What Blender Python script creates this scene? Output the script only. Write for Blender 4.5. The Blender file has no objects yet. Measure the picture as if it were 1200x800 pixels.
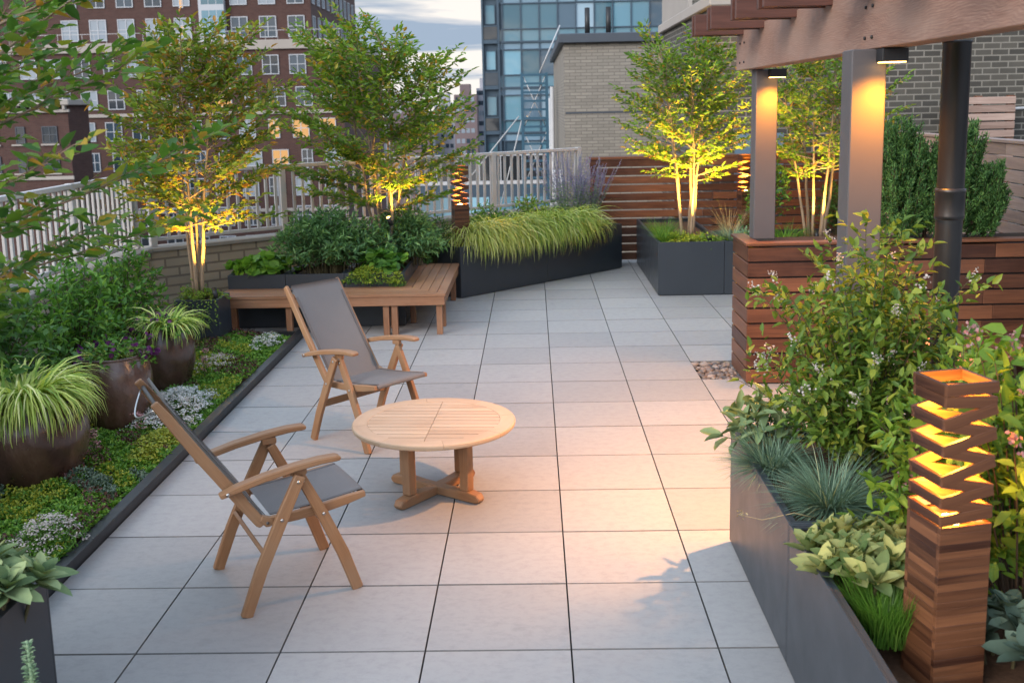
import bpy, math, random
import numpy as np
from mathutils import Vector, Matrix

R = math.radians
SC = bpy.context.scene
COL = SC.collection
rng = np.random.default_rng(7)
random.seed(7)
V = lambda *a: np.array(a, float)


def nrm(v):
    v = np.asarray(v, float)
    return v / np.maximum(np.linalg.norm(v, axis=-1, keepdims=True), 1e-9)


# ------------------------------------------------------------------ objects
def tag(o, label=None, cat=None, group=None, kind=None):
    if label: o['label'] = label
    if cat: o['category'] = cat
    if group: o['group'] = group
    if kind: o['kind'] = kind
    return o


def thing(name, label, cat, loc=(0, 0, 0), rz=0.0, group=None):
    o = bpy.data.objects.new(name, None)
    o.empty_display_size = .1
    COL.objects.link(o)
    o.location = loc
    o.rotation_euler = (0, 0, rz)
    return tag(o, label, cat, group)


def copy_tree(o, parent=None):
    c = o.copy()
    COL.objects.link(c)
    if parent is not None:
        c.parent = parent
    for ch in list(o.children):
        copy_tree(ch, c)
    return c


def dup(o, loc, rz, label, group=None):
    c = copy_tree(o)
    c.location = loc
    c.rotation_euler = (0, 0, rz)
    c['label'] = label
    if group: c['group'] = group
    return c


# ------------------------------------------------------------------ mesh builder
class MB:
    def __init__(s):
        s.v = []; s.f = []; s.uv = []; s.m = []; s.n = 0; s.sm = []

    def add(s, verts, faces, uvs=None, mat=0, smooth=False):
        off = s.n
        s.v.extend([tuple(p) for p in verts]); s.n += len(verts)
        for i, f in enumerate(faces):
            s.f.append([off + k for k in f])
            s.m.append(mat); s.sm.append(smooth)
            s.uv.append(uvs[i] if uvs is not None else [(0, 0)] * len(f))
        return s

    def box(s, x0, x1, y0, y1, z0, z1, c=0.0, mat=0):
        """axis aligned box, long axis chosen for the grain; chamfer c"""
        d = [x1 - x0, y1 - y0, z1 - z0]
        ax = int(np.argmax(d))
        ctr = V((x0 + x1) / 2, (y0 + y1) / 2, (z0 + z1) / 2)
        e = np.eye(3)
        if ax == 0:
            return s.sweep([ctr - e[0] * d[0] / 2, ctr + e[0] * d[0] / 2], e[1], d[1], d[2], c, mat)
        if ax == 1:
            return s.sweep([ctr - e[1] * d[1] / 2, ctr + e[1] * d[1] / 2], e[0], d[0], d[2], c, mat)
        return s.sweep([ctr - e[2] * d[2] / 2, ctr + e[2] * d[2] / 2], e[0], d[0], d[1], c, mat)

    def sweep(s, pts, side, w, h, c=0.0, mat=0, endc=True):
        """rectangular section (w along side, h across) swept along pts; chamfered edges. w,h may be lists."""
        pts = [np.asarray(p, float) for p in pts]
        n = len(pts)
        ws = w if hasattr(w, '__len__') else [w] * n
        hs = h if hasattr(h, '__len__') else [h] * n
        side = nrm(side)
        rings = []; us = []
        L = 0.0
        for i, p in enumerate(pts):
            t = pts[min(i + 1, n - 1)] - pts[max(i - 1, 0)]
            t = nrm(t)
            sd = nrm(side - t * np.dot(side, t))
            up = np.cross(sd, t)
            if i: L += np.linalg.norm(pts[i] - pts[i - 1])
            a, b = ws[i] / 2, hs[i] / 2
            cc = min(c, a * .45, b * .45)

            def ring(q, ins, u):
                aa, bb = a - ins, b - ins
                if cc > 1e-5:
                    k = cc * .9
                    o = [(-aa + k, -bb), (aa - k, -bb), (aa, -bb + k), (aa, bb - k), (aa - k, bb), (-aa + k, bb), (-aa, bb - k), (-aa, -bb + k)]
                else:
                    o = [(-aa, -bb), (aa, -bb), (aa, bb), (-aa, bb)]
                rings.append([q + sd * x + up * y for x, y in o]); us.append(u)
            if cc > 1e-5 and endc and i == 0:
                ring(p, cc * .8, L); ring(p + t * cc, 0, L + cc)
            elif cc > 1e-5 and endc and i == n - 1:
                ring(p - t * cc, 0, L - cc); ring(p, cc * .8, L)
            else:
                ring(p, 0, L)
        k = len(rings[0]); verts = [p for r in rings for p in r]
        per = [0]
        for j in range(k):
            per.append(per[-1] + np.linalg.norm(np.asarray(rings[len(rings) // 2][j]) - np.asarray(rings[len(rings) // 2][(j + 1) % k])))
        faces = []; uvs = []
        for i in range(len(rings) - 1):
            for j in range(k):
                j2 = (j + 1) % k
                faces.append([i * k + j, i * k + j2, (i + 1) * k + j2, (i + 1) * k + j])
                uvs.append([(us[i], per[j]), (us[i], per[j + 1]), (us[i + 1], per[j + 1]), (us[i + 1], per[j])])
        faces.append(list(range(k))[::-1]); uvs.append([(us[0] + per[j] * .05, per[j]) for j in range(k)][::-1])
        o = (len(rings) - 1) * k
        faces.append([o + j for j in range(k)]); uvs.append([(us[-1] + per[j] * .05, per[j]) for j in range(k)])
        return s.add(verts, faces, uvs, mat)

    def tube(s, pts, rad, k=6, mat=0, cap=True):
        pts = [np.asarray(p, float) for p in pts]
        n = len(pts)
        rs = rad if hasattr(rad, '__len__') else [rad] * n
        verts = []; faces = []; uvs = []
        ref = V(0, 0, 1)
        t0 = nrm(pts[-1] - pts[0])
        if abs(t0[2]) > .9: ref = V(1, 0, 0)
        L = 0
        us = []
        for i, p in enumerate(pts):
            t = nrm(pts[min(i + 1, n - 1)] - pts[max(i - 1, 0)])
            a = nrm(np.cross(ref, t)); b = np.cross(t, a)
            if i: L += np.linalg.norm(pts[i] - pts[i - 1])
            us.append(L)
            for j in range(k):
                g = 2 * math.pi * j / k
                verts.append(p + (a * math.cos(g) + b * math.sin(g)) * rs[i])
        for i in range(n - 1):
            for j in range(k):
                j2 = (j + 1) % k
                faces.append([i * k + j, i * k + j2, (i + 1) * k + j2, (i + 1) * k + j])
                c = 2 * math.pi * rs[i] / k
                uvs.append([(us[i], j * c), (us[i], (j + 1) * c), (us[i + 1], (j + 1) * c), (us[i + 1], j * c)])
        if cap:
            faces.append(list(range(k))[::-1]); uvs.append([(0, 0)] * k)
            faces.append([(n - 1) * k + j for j in range(k)]); uvs.append([(0, 0)] * k)
        return s.add(verts, faces, uvs, mat, True)

    def lathe(s, prof, k=32, c=(0, 0, 0), mat=0, smooth=True):
        """prof: list of (r, z)"""
        verts = []; faces = []; uvs = []
        for r, z in prof:
            for j in range(k):
                g = 2 * math.pi * j / k
                verts.append((c[0] + r * math.cos(g), c[1] + r * math.sin(g), c[2] + z))
        for i in range(len(prof) - 1):
            for j in range(k):
                j2 = (j + 1) % k
                faces.append([i * k + j, i * k + j2, (i + 1) * k + j2, (i + 1) * k + j])
                uvs.append([(j / k, i), ((j + 1) / k, i), ((j + 1) / k, i + 1), (j / k, i + 1)])
        return s.add(verts, faces, uvs, mat, smooth)

    def quad(s, a, b, c, d, mat=0):
        w = np.linalg.norm(np.subtract(b, a)); h = np.linalg.norm(np.subtract(d, a))
        return s.add([a, b, c, d], [[0, 1, 2, 3]], [[(0, 0), (w, 0), (w, h), (0, h)]], mat)

    def prism(s, poly, z0, z1, mat=0):
        n = len(poly)
        verts = [(x, y, z0) for x, y in poly] + [(x, y, z1) for x, y in poly]
        faces = [list(range(n))[::-1], [n + i for i in range(n)]]
        uvs = [[poly[i] for i in range(n)][::-1], [poly[i] for i in range(n)]]
        L = 0
        for i in range(n):
            j = (i + 1) % n
            d = math.dist(poly[i], poly[j])
            faces.append([i, j, n + j, n + i]); uvs.append([(L, z0), (L + d, z0), (L + d, z1), (L, z1)])
            L += d
        return s.add(verts, faces, uvs, mat)

    def build(s, name, mats, parent=None, auto=None):
        me = bpy.data.meshes.new(name)
        me.from_pydata([tuple(map(float, p)) for p in s.v], [], s.f)
        if not isinstance(mats, (list, tuple)): mats = [mats]
        for m in mats: me.materials.append(m)
        ul = me.uv_layers.new(name='UVMap')
        flat = np.array([c for f in s.uv for p in f for c in p], dtype=np.float32)
        ul.data.foreach_set('uv', flat)
        me.polygons.foreach_set('material_index', np.array(s.m, dtype=np.int32))
        me.polygons.foreach_set('use_smooth', np.array(s.sm, dtype=bool))
        me.update()
        o = bpy.data.objects.new(name, me)
        COL.objects.link(o)
        if parent is not None: o.parent = parent
        return o


def np_mesh(name, verts, faces_flat, fsize, mats, parent=None, smooth=True):
    """fast numpy mesh; all faces of fsize corners"""
    me = bpy.data.meshes.new(name)
    nv = len(verts); nf = len(faces_flat) // fsize
    me.vertices.add(nv); me.vertices.foreach_set('co', np.asarray(verts, np.float32).ravel())
    me.loops.add(nf * fsize); me.loops.foreach_set('vertex_index', np.asarray(faces_flat, np.int32))
    me.polygons.add(nf)
    me.polygons.foreach_set('loop_start', np.arange(nf, dtype=np.int32) * fsize)
    me.polygons.foreach_set('loop_total', np.full(nf, fsize, np.int32))
    if not isinstance(mats, (list, tuple)): mats = [mats]
    for m in mats: me.materials.append(m)
    me.polygons.foreach_set('use_smooth', np.full(nf, smooth, bool))
    me.update(calc_edges=True)
    me.validate()
    o = bpy.data.objects.new(name, me)
    COL.objects.link(o)
    if parent is not None: o.parent = parent
    return o


# ------------------------------------------------------------------ foliage
def leaves(name, P, D, N, L, W, mat, parent=None, fold=.12, droop=.12, shape='leaf'):
    P = np.asarray(P, float); n = len(P)
    D = nrm(D); N = np.asarray(N, float)
    S = nrm(np.cross(N, D)); N = np.cross(D, S)
    L = np.broadcast_to(np.asarray(L, float), (n,))[:, None]
    W = np.broadcast_to(np.asarray(W, float), (n,))[:, None]
    if shape == 'leaf':
        T = [(0, 0, 0), (.30, .5, fold), (.68, .40, fold * .6 - droop * .4), (1, 0, -droop), (.68, -.40, fold * .6 - droop * .4), (.30, -.5, fold)]
        F = [(0, 1, 2, 3), (0, 3, 4, 5)]
    elif shape == 'round':
        T = [(0, 0, 0), (.22, .46, fold), (.75, .48, fold * .5), (1, 0, -droop), (.75, -.48, fold * .5), (.22, -.46, fold)]
        F = [(0, 1, 2, 3), (0, 3, 4, 5)]
    elif shape == 'big':      # broad leaf with curved midrib
        T = [(0, 0, 0), (.28, 0, -.03), (.62, 0, -.04), (1, 0, -droop),
             (.2, .33, fold), (.55, .48, fold), (.85, .28, fold * .5 - droop * .6),
             (.2, -.33, fold), (.55, -.48, fold), (.85, -.28, fold * .5 - droop * .6)]
        F = [(0, 0, 4, 1), (1, 4, 5, 2), (2, 5, 6, 3), (0, 1, 7, 7), (1, 2, 8, 7), (2, 3, 9, 8)]
        F = [(0, 4, 1), (1, 4, 5), (1, 5, 2), (2, 5, 6), (2, 6, 3), (0, 1, 7), (1, 8, 7), (1, 2, 8), (2, 9, 8), (2, 3, 9)]
    fs = len(F[0])
    m = len(T)
    out = np.empty((n, m, 3))
    for i, (a, b, c) in enumerate(T):
        out[:, i, :] = P + D * (a * L) + S * (b * W) + N * (c * L)
    faces = (np.arange(n)[:, None] * m + np.array(F, int).ravel()[None, :]).ravel()
    return np_mesh(name, out.reshape(-1, 3), faces, fs, mat, parent, True)


def blades(name, P, az, L, W, el0, bend, mat, parent=None, k=5):
    """arching grass blades: start elevation el0 and total bend (radians) along the blade"""
    P = np.asarray(P, float); n = len(P)
    az = np.asarray(az, float)
    L = np.broadcast_to(np.asarray(L, float), (n,)); W = np.broadcast_to(np.asarray(W, float), (n,))
    el0 = np.broadcast_to(np.asarray(el0, float), (n,)); bend = np.broadcast_to(np.asarray(bend, float), (n,))
    h = np.stack([np.cos(az), np.sin(az), 0 * az], 1)
    s = np.stack([-np.sin(az), np.cos(az), 0 * az], 1)
    # a little twist of the blade's own plane
    tw = rng.uniform(-.5, .5, n)
    s = s * np.cos(tw)[:, None] + np.array([0, 0, 1.])[None] * np.sin(tw)[:, None]
    p = P.copy()
    out = np.empty((n, 2 * (k + 1), 3))
    for i in range(k + 1):
        f = i / k
        w = W * (1 - f ** 2.2) * .5 + W * .02
        out[:, 2 * i] = p - s * w[:, None]; out[:, 2 * i + 1] = p + s * w[:, None]
        el = el0 - bend * (f + .5 / k)
        p = p + (h * np.cos(el)[:, None] + np.array([0, 0, 1.]) * np.sin(el)[:, None]) * (L / k)[:, None]
    F = []
    for i in range(k): F += [2 * i, 2 * i + 1, 2 * i + 3, 2 * i + 2]
    m = 2 * (k + 1)
    faces = (np.arange(n)[:, None] * m + np.array(F)[None]).ravel()
    return np_mesh(name, out.reshape(-1, 3), faces, 4, mat, parent, True)


def curve(p0, p1, p2, n=6):
    t = np.linspace(0, 1, n)[:, None]
    return (1 - t) ** 2 * p0 + 2 * t * (1 - t) * p1 + t ** 2 * p2


def rot_about(v, k, a):
    k = nrm(k)
    return v * math.cos(a) + np.cross(k, v) * math.sin(a) + k * np.dot(k, v) * (1 - math.cos(a))


UP = V(0, 0, 1)


def tree(name, label, base, stems, cc, cr, zlow, nbr, leafL, leafW, mat, bark, group=None, seed=1,
         stem_r=.022, spread=.06, twig_gap=.052, twig_len=(.10, .27), leaf_gap=.028, tilt=(10, 55), loc_rz=0, lean=(0, 0), size_jit=.3):
    """multi-stemmed small tree. cc/cr crown centre and radii relative to base; zlow: height of lowest branches"""
    rg = np.random.default_rng(seed)
    root = thing(name, label, 'tree', base, loc_rz, group)
    LP, LD, LN = [], [], []
    bm = MB()
    cc = V(*cc); cr = V(*cr)
    lob = rg.normal(size=(9, 3)); lob = nrm(lob); lamp = rg.uniform(-.22, .25, 9)

    def env(d):
        d = nrm(d)
        return 1 + float(np.sum(lamp * np.exp(4 * (lob @ d - 1))))
    for si in range(stems):
        a = 2 * math.pi * si / max(stems, 1) + rg.uniform(-.3, .3)
        b0 = V(math.cos(a) * spread * rg.uniform(.6, 1.2), math.sin(a) * spread * rg.uniform(.6, 1.2), 0) if stems > 1 else V(0, 0, 0)
        dirn = V(math.cos(a) * rg.uniform(.15, .55), math.sin(a) * rg.uniform(.15, .55), rg.uniform(.45, .9))
        top = cc + cr * dirn * env(dirn)
        mid = V(b0[0] * 1.6 + lean[0] * .5 + top[0] * .22, b0[1] * 1.6 + lean[1] * .5 + top[1] * .22, top[2] * .52)
        pts = curve(b0, mid, top, 14)
        wob = rg.normal(size=(14, 3)) * .005; wob[0] = 0; wob[:, 2] = 0
        pts = pts + wob
        rr = np.linspace(1, .16, 14) * stem_r * rg.uniform(.8, 1.15)
        sm = MB(); sm.tube(pts, list(rr), 7)
        sm.build('trunk', bark, root)
        zz = pts[:, 2]
        for bi in range(nbr):
            z = zlow + (top[2] - zlow) * ((bi + rg.uniform(0, 1)) / nbr) ** .9
            if z >= zz[-1]: z = zz[-1] - .01
            i = int(np.searchsorted(zz, z)); i = min(max(i, 1), 13)
            f = (z - zz[i - 1]) / max(zz[i] - zz[i - 1], 1e-6)
            p = pts[i - 1] * (1 - f) + pts[i] * f
            az = 2.39996 * bi + si * 1.7 + rg.uniform(-.5, .5)
            # prefer outward from the crown axis
            out = V(p[0] - cc[0], p[1] - cc[1], 0)
            h = V(math.cos(az), math.sin(az), 0) + nrm(out + V(1e-6, 0, 0)) * .45
            hh = (z - zlow) / max(top[2] - zlow, .1)
            el = R(tilt[0] + (tilt[1] - tilt[0]) * hh * rg.uniform(.6, 1.2))
            d = nrm(V(h[0], h[1], 0)) * math.cos(el) + UP * math.sin(el)
            # distance to envelope
            q = (p - cc) / cr; dd = d / cr
            A = dd @ dd; B = 2 * (q @ dd); Cc = q @ q - env(q + d) ** 2
            disc = B * B - 4 * A * Cc
            if disc <= 0: continue
            T = (-B + math.sqrt(disc)) / (2 * A)
            ln = T * rg.uniform(.62, 1.04)
            if ln < .10: ln = rg.uniform(.1, .2)
            end = p + d * ln + UP * (ln * rg.uniform(-.06, .12))
            bp = curve(p, p + d * ln * .5 + UP * ln * .05 * rg.uniform(-1, 1), end, 7)
            bm.tube(bp, list(np.linspace(.0085, .0022, 7) * (stem_r / .022)), 4, cap=False)
            nt = max(3, int(ln / twig_gap))
            for k in range(nt + 1):
                s = .22 + .78 * k / nt
                fi = s * 6; i0 = min(int(fi), 5); ff = fi - i0
                tp = bp[i0] * (1 - ff) + bp[i0 + 1] * ff
                t = nrm(bp[min(i0 + 1, 6)] - bp[i0])
                side = nrm(np.cross(UP, t) + rg.normal(size=3) * .25)
                sg = 1 if k % 2 else -1
                if k == nt: td = t
                else: td = nrm(t * rg.uniform(.5, .9) + side * sg * rg.uniform(.5, .9) + UP * rg.uniform(-.1, .3))
                tl = rg.uniform(*twig_len) * (1.15 - .55 * s)
                te = tp + td * tl
                bm.tube([tp, (tp + te) / 2 + UP * tl * .04, te], [.0022, .0017, .001], 3, cap=False)
                nl = max(3, int(tl / leaf_gap))
                tn = nrm(UP + rg.normal(size=3) * .35)
                ts = nrm(np.cross(tn, td))
                for m in range(nl + 1):
                    u = (m + .6) / (nl + .6)
                    lp = tp + td * tl * u
                    if m == nl: ld = td
                    else: ld = td * .75 + ts * (.8 if m % 2 else -.8)
                    LP.append(lp); LD.append(ld + rg.normal(size=3) * .22); LN.append(tn + rg.normal(size=3) * .35)
    bm.build('branches', bark, root)
    n = len(LP)
    L = leafL * rg.uniform(1 - size_jit, 1 + size_jit, n)
    leaves('crown', LP, LD, LN, L, L * leafW / leafL, mat, root)
    return root


def shrub(name, label, base, r, h, nst, leafL, leafW, mat, stemm, cat='shrub', group=None, seed=1, gap=.035, bare=.25,
          side=(.06, .16), shape='leaf', up=.35, tilt=.5, flowers=None, flat=1.0, hvar=(.8, 1.1), spike=False, root_r=.15, cull=None):
    """bushy plant: arching stems with side shoots. r=(rx,ry), h height"""
    rg = np.random.default_rng(seed)
    root = thing(name, label, cat, base, 0, group)
    LP, LD, LN = [], [], []
    FP, FN = [], []
    bm = MB()
    rx, ry = (r, r) if not hasattr(r, '__len__') else r
    for si in range(nst):
        a = 2.39996 * si + rg.uniform(-.4, .4)
        q = math.sqrt((si + .5) / nst) * rg.uniform(.8, 1.08)
        hh = h * math.sqrt(max(0.04, 1 - (q * .95) ** 2 * flat)) * rg.uniform(*hvar)
        end = V(math.cos(a) * rx * q, math.sin(a) * ry * q, hh)
        b0 = V(math.cos(a) * rx * q * root_r, math.sin(a) * ry * q * root_r, 0)
        mid = V(end[0] * .45, end[1] * .45, hh * .7)
        bp = curve(b0, mid, end, 8)
        bm.tube(bp, list(np.linspace(.005, .0015, 8)), 4, cap=False)
        ln = float(np.sum(np.linalg.norm(np.diff(bp, axis=0), axis=1)))
        nk = max(4, int(ln * (1 - bare) / gap))
        for k in range(nk + 1):
            s = bare + (1 - bare) * k / nk
            fi = s * 7; i0 = min(int(fi), 6); ff = fi - i0
            p = bp[i0] * (1 - ff) + bp[i0 + 1] * ff
            t = nrm(bp[i0 + 1] - bp[i0])
            aa = 2.4 * k + rg.uniform(-.3, .3)
            e1 = nrm(np.cross(t, V(.3, .2, 1))); e2 = np.cross(t, e1)
            o = e1 * math.cos(aa) + e2 * math.sin(aa)
            if side and k % 3 == 0 and k < nk:
                sl = rg.uniform(*side); sd = nrm(o + t * .6 + UP * .2)
                for m in range(int(sl / gap) + 2):
                    lp = p + sd * sl * (m + 1) / (int(sl / gap) + 2)
                    o2 = nrm(rg.normal(size=3))
                    LP.append(lp); LD.append(sd * .7 + o2 * .8 + UP * .1); LN.append(UP * 1 + sd * .3 + rg.normal(size=3) * tilt)
            LP.append(p); LD.append(o + t * up + UP * .1); LN.append(t * .6 + UP * .8 - o * .2 + rg.normal(size=3) * tilt)
        for _ in range(2):
            LP.append(bp[-1]); LD.append(t + rg.normal(size=3) * .4); LN.append(UP + rg.normal(size=3) * .5)
        if flowers and rg.uniform() < flowers.get('p', .5):
            fl = flowers.get('len', .08)
            for m in range(flowers.get('n', 20)):
                u = rg.uniform(0, 1)
                FP.append(bp[-1] + t * fl * u + rg.normal(size=3) * flowers.get('r', .012) * (1.1 - u * .8)); FN.append(rg.normal(size=3) + V(0, 0, .5))
    bm.build('stems', stemm, root)
    n = len(LP)
    L = leafL * rg.uniform(.65, 1.25, n)
    leaves('foliage', LP, LD, LN, L, L * leafW / leafL, mat, root, shape=shape)
    if FP:
        m = len(FP)
        leaves('blossom', FP, rg.normal(size=(m, 3)), FN, flowers.get('size', .012) * rg.uniform(.7, 1.3, m), flowers.get('size', .012) * rg.uniform(.7, 1.2, m), flowers['mat'], root, shape='round', fold=.2)
    return root


def grass(name, label, base, n, L, W, el, bend, mat, r=.04, cat='ornamental grass', group=None, seed=1, az=None, ry=None):
    rg = np.random.default_rng(seed)
    root = thing(name, label, cat, base, 0, group)
    a = rg.uniform(0, 2 * math.pi, n)
    q = np.sqrt(rg.uniform(0, 1, n))
    P = np.stack([np.cos(a) * q * r, np.sin(a) * q * (ry or r), 0 * a], 1)
    A = a + rg.normal(size=n) * .6
    if az is not None:
        A = rg.uniform(az[0], az[1], n)
    E = R(el[0]) + (R(el[1]) - R(el[0])) * (1 - q * rg.uniform(.3, 1, n))
    blades('foliage', P, A, L * rg.uniform(.6, 1.1, n), W * rg.uniform(.7, 1.3, n), E, R(bend) * rg.uniform(.6, 1.25, n), mat, root)
    return root
# ------------------------------------------------------------------ materials
class NT:
    def __init__(s, name):
        s.m = bpy.data.materials.new(name); s.m.use_nodes = True
        s.t = s.m.node_tree; s.t.nodes.clear()
        s.out = s.t.nodes.new('ShaderNodeOutputMaterial')

    def n(s, typ, **kw):
        nd = s.t.nodes.new(typ)
        ins = kw.pop('ins', {})
        for k, v in kw.items(): setattr(nd, k, v)
        for k, v in ins.items():
            if isinstance(v, bpy.types.NodeSocket): s.t.links.new(v, nd.inputs[k])
            else: nd.inputs[k].default_value = v
        return nd

    def link(s, a, b): s.t.links.new(a, b)

    def ramp(s, fac, stops, interp='LINEAR'):
        r = s.n('ShaderNodeValToRGB'); r.color_ramp.interpolation = interp
        e = r.color_ramp.elements
        while len(e) < len(stops): e.new(.5)
        for i, (p, c) in enumerate(stops):
            e[i].position = p; e[i].color = (*c, 1)
        s.link(fac, r.inputs[0]); return r.outputs[0]

    def mix(s, a, b, fac, mode='MIX'):
        m = s.n('ShaderNodeMix', data_type='RGBA', blend_type=mode)
        for k, v in ((0, fac), (6, a), (7, b)):
            if isinstance(v, bpy.types.NodeSocket): s.link(v, m.inputs[k])
            else: m.inputs[k].default_value = (*v, 1) if hasattr(v, '__len__') and len(v) == 3 else v
        return m.outputs[2]

    def math(s, op, a, b=None):
        m = s.n('ShaderNodeMath', operation=op)
        for k, v in ((0, a), (1, b)):
            if v is None: continue
            if isinstance(v, bpy.types.NodeSocket): s.link(v, m.inputs[k])
            else: m.inputs[k].default_value = v
        return m.outputs[0]

    def noise(s, vec, scale, detail=4, rough=.55, dist=0.0):
        nd = s.n('ShaderNodeTexNoise', ins={'Scale': scale, 'Detail': detail, 'Roughness': rough, 'Distortion': dist})
        if vec is not None: s.link(vec, nd.inputs['Vector'])
        return nd.outputs['Fac']

    def mapping(s, vec, scale=(1, 1, 1), loc=(0, 0, 0)):
        m = s.n('ShaderNodeMapping', ins={'Scale': scale, 'Location': loc}); s.link(vec, m.inputs[0]); return m.outputs[0]

    def bump(s, h, strength=.3, dist=.01):
        b = s.n('ShaderNodeBump', ins={'Strength': strength, 'Distance': dist}); s.link(h, b.inputs['Height']); return b.outputs[0]

    def pbr(s, col, rough=.6, spec=.5, metal=0.0, normal=None, **kw):
        p = s.n('ShaderNodeBsdfPrincipled')
        for k, v in (('Base Color', col), ('Roughness', rough), ('Specular IOR Level', spec), ('Metallic', metal)):
            if isinstance(v, bpy.types.NodeSocket): s.link(v, p.inputs[k])
            else: p.inputs[k].default_value = (*v, 1) if hasattr(v, '__len__') and len(v) == 3 else v
        for k, v in kw.items(): p.inputs[k].default_value = v
        if normal is not None: s.link(normal, p.inputs['Normal'])
        return p

    def done(s, sh):
        s.link(sh.outputs[0] if hasattr(sh, 'outputs') else sh, s.out.inputs[0]); return s.m

    def obj(s): return s.n('ShaderNodeTexCoord').outputs['Object']
    def uv(s): return s.n('ShaderNodeTexCoord').outputs['UV']
    def isl(s): return s.n('ShaderNodeNewGeometry').outputs['Random Per Island']
    def pos(s): return s.n('ShaderNodeNewGeometry').outputs['Position']
    def rnd(s): return s.n('ShaderNodeObjectInfo').outputs['Random']


def leaf_mat(name, stops, rough=.5, trans=.35, spec=.35, tgain=(1.3, 1.25, .6)):
    t = NT(name)
    r = t.isl()
    c = t.ramp(r, stops)
    sp = t.noise(t.pos(), 60, 2)
    c = t.mix(c, t.mix(c, (.5, .5, .5), 1.0, 'MULTIPLY'), t.math('MULTIPLY', sp, .45))
    p = t.pbr(c, rough, spec)
    tr = t.n('ShaderNodeBsdfTranslucent')
    t.link(t.mix(c, tgain, 1.0, 'MULTIPLY'), tr.inputs[0])
    m = t.n('ShaderNodeMixShader', ins={0: trans}); t.link(p.outputs[0], m.inputs[1]); t.link(tr.outputs[0], m.inputs[2])
    return t.done(m)


def wood(name, dark, light, rough=.5, grain=1.0, isl=.5, spec=.35, wavy=0.0, bumps=.15, band=None, weather=None):
    t = NT(name)
    off = t.n('ShaderNodeVectorMath', operation='ADD')
    t.link(t.uv(), off.inputs[0])
    k = t.n('ShaderNodeCombineXYZ'); i = t.isl()
    t.link(t.math('MULTIPLY', i, 37.0), k.inputs[0]); t.link(t.math('MULTIPLY', i, 11.0), k.inputs[1])
    t.link(k.outputs[0], off.inputs[1])
    v = t.mapping(off.outputs[0], (3.2 * grain, 60 * grain, 1))
    n1 = t.noise(v, 1.0, 6, .6, .6 + wavy)
    v2 = t.mapping(off.outputs[0], (.9 * grain, 9 * grain, 1))
    n2 = t.noise(v2, 1.0, 3, .5, .8 + wavy * 2)
    f = t.math('ADD', t.math('MULTIPLY', n1, .62), t.math('MULTIPLY', n2, .55))
    f = t.math('ADD', f, t.math('MULTIPLY', t.math('SUBTRACT', i, .5), isl))
    c = t.ramp(f, [(.32, dark), (.62, tuple((a + b) / 2 for a, b in zip(dark, light))), (.86, light)])
    if weather:
        w = t.noise(t.pos(), 2.1, 4, .6)
        w = t.ramp(w, [(.42, (0, 0, 0)), (.62, (1, 1, 1))])
        c = t.mix(c, weather, t.math('MULTIPLY', w, .45))
    p = t.pbr(c, t.math('ADD', t.math('MULTIPLY', n1, .25), rough - .12), spec, normal=t.bump(n1, bumps, .003))
    return t.done(p)


def flat(name, col, rough=.5, spec=.5, metal=0.0, var=.12, scale=6.0, bumpy=0.0, bscale=80.0, coat=0.0):
    t = NT(name)
    n = t.noise(t.pos(), scale, 5, .6)
    c = t.mix(tuple(x * (1 - var) for x in col), tuple(min(1, x * (1 + var)) for x in col), n)
    nm = t.bump(t.noise(t.pos(), bscale, 4), bumpy, .004) if bumpy else None
    rr = t.math('ADD', t.math('MULTIPLY', t.noise(t.pos(), scale * 2.3, 4), .2), rough - .1)
    p = t.pbr(c, rr, spec, metal, nm)
    if coat: p.inputs['Coat Weight'].default_value = coat
    return t.done(p)


def emit(name, col, s):
    t = NT(name)
    return t.done(t.n('ShaderNodeEmission', ins={0: (*col, 1), 1: s}))


def brick(name, c1, c2, mortar, bw, bh, ms=.012, rough=.85, diag=1.0, dirt=.25, bump=.4):
    t = NT(name)
    sp = t.n('ShaderNodeSeparateXYZ'); t.link(t.obj(), sp.inputs[0])
    cb = t.n('ShaderNodeCombineXYZ')
    t.link(t.math('MULTIPLY', t.math('ADD', sp.outputs[0], sp.outputs[1]), diag), cb.inputs[0]); t.link(sp.outputs[2], cb.inputs[1])
    b = t.n('ShaderNodeTexBrick', offset=.5, ins={'Color1': (*c1, 1), 'Color2': (*c2, 1), 'Mortar': (*mortar, 1), 'Scale': 1.0, 'Mortar Size': ms, 'Mortar Smooth': .1, 'Bias': 0.0, 'Brick Width': bw, 'Row Height': bh})
    t.link(cb.outputs[0], b.inputs['Vector'])
    n = t.noise(t.obj(), 1.3, 6, .65)
    n2 = t.noise(t.obj(), 14, 3, .6)
    c = t.mix(b.outputs['Color'], t.mix(b.outputs['Color'], (.45, .44, .43), 1.0, 'MULTIPLY'), t.math('MULTIPLY', t.ramp(n, [(.4, (0, 0, 0)), (.75, (1, 1, 1))]), dirt))
    c = t.mix(c, t.mix(c, (.6, .6, .6), 1.0, 'MULTIPLY'), t.math('MULTIPLY', n2, .4))
    h = t.math('SUBTRACT', t.math('MULTIPLY', n2, .3), b.outputs['Fac'])
    return t.done(t.pbr(c, rough, .25, normal=t.bump(h, bump, .008)))


def glass_win(name, tint, rough=.04, spec=.9, curtain=None):
    """window pane: dark room behind a reflective pane, each pane a little different"""
    t = NT(name)
    r = t.rnd()
    c = t.ramp(r, [(0, tuple(x * .5 for x in tint)), (.5, tint), (1, tuple(min(1, x * 1.6) for x in tint))])
    if curtain:
        c = t.mix(c, curtain, t.ramp(r, [(.45, (0, 0, 0)), (.5, (.9, .9, .9))], 'CONSTANT'))
    n = t.noise(t.pos(), .35, 2, .5)
    return t.done(t.pbr(c, rough, spec, normal=t.bump(n, .06, .5), **{'Coat Weight': .6, 'Coat Roughness': .03}))


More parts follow.
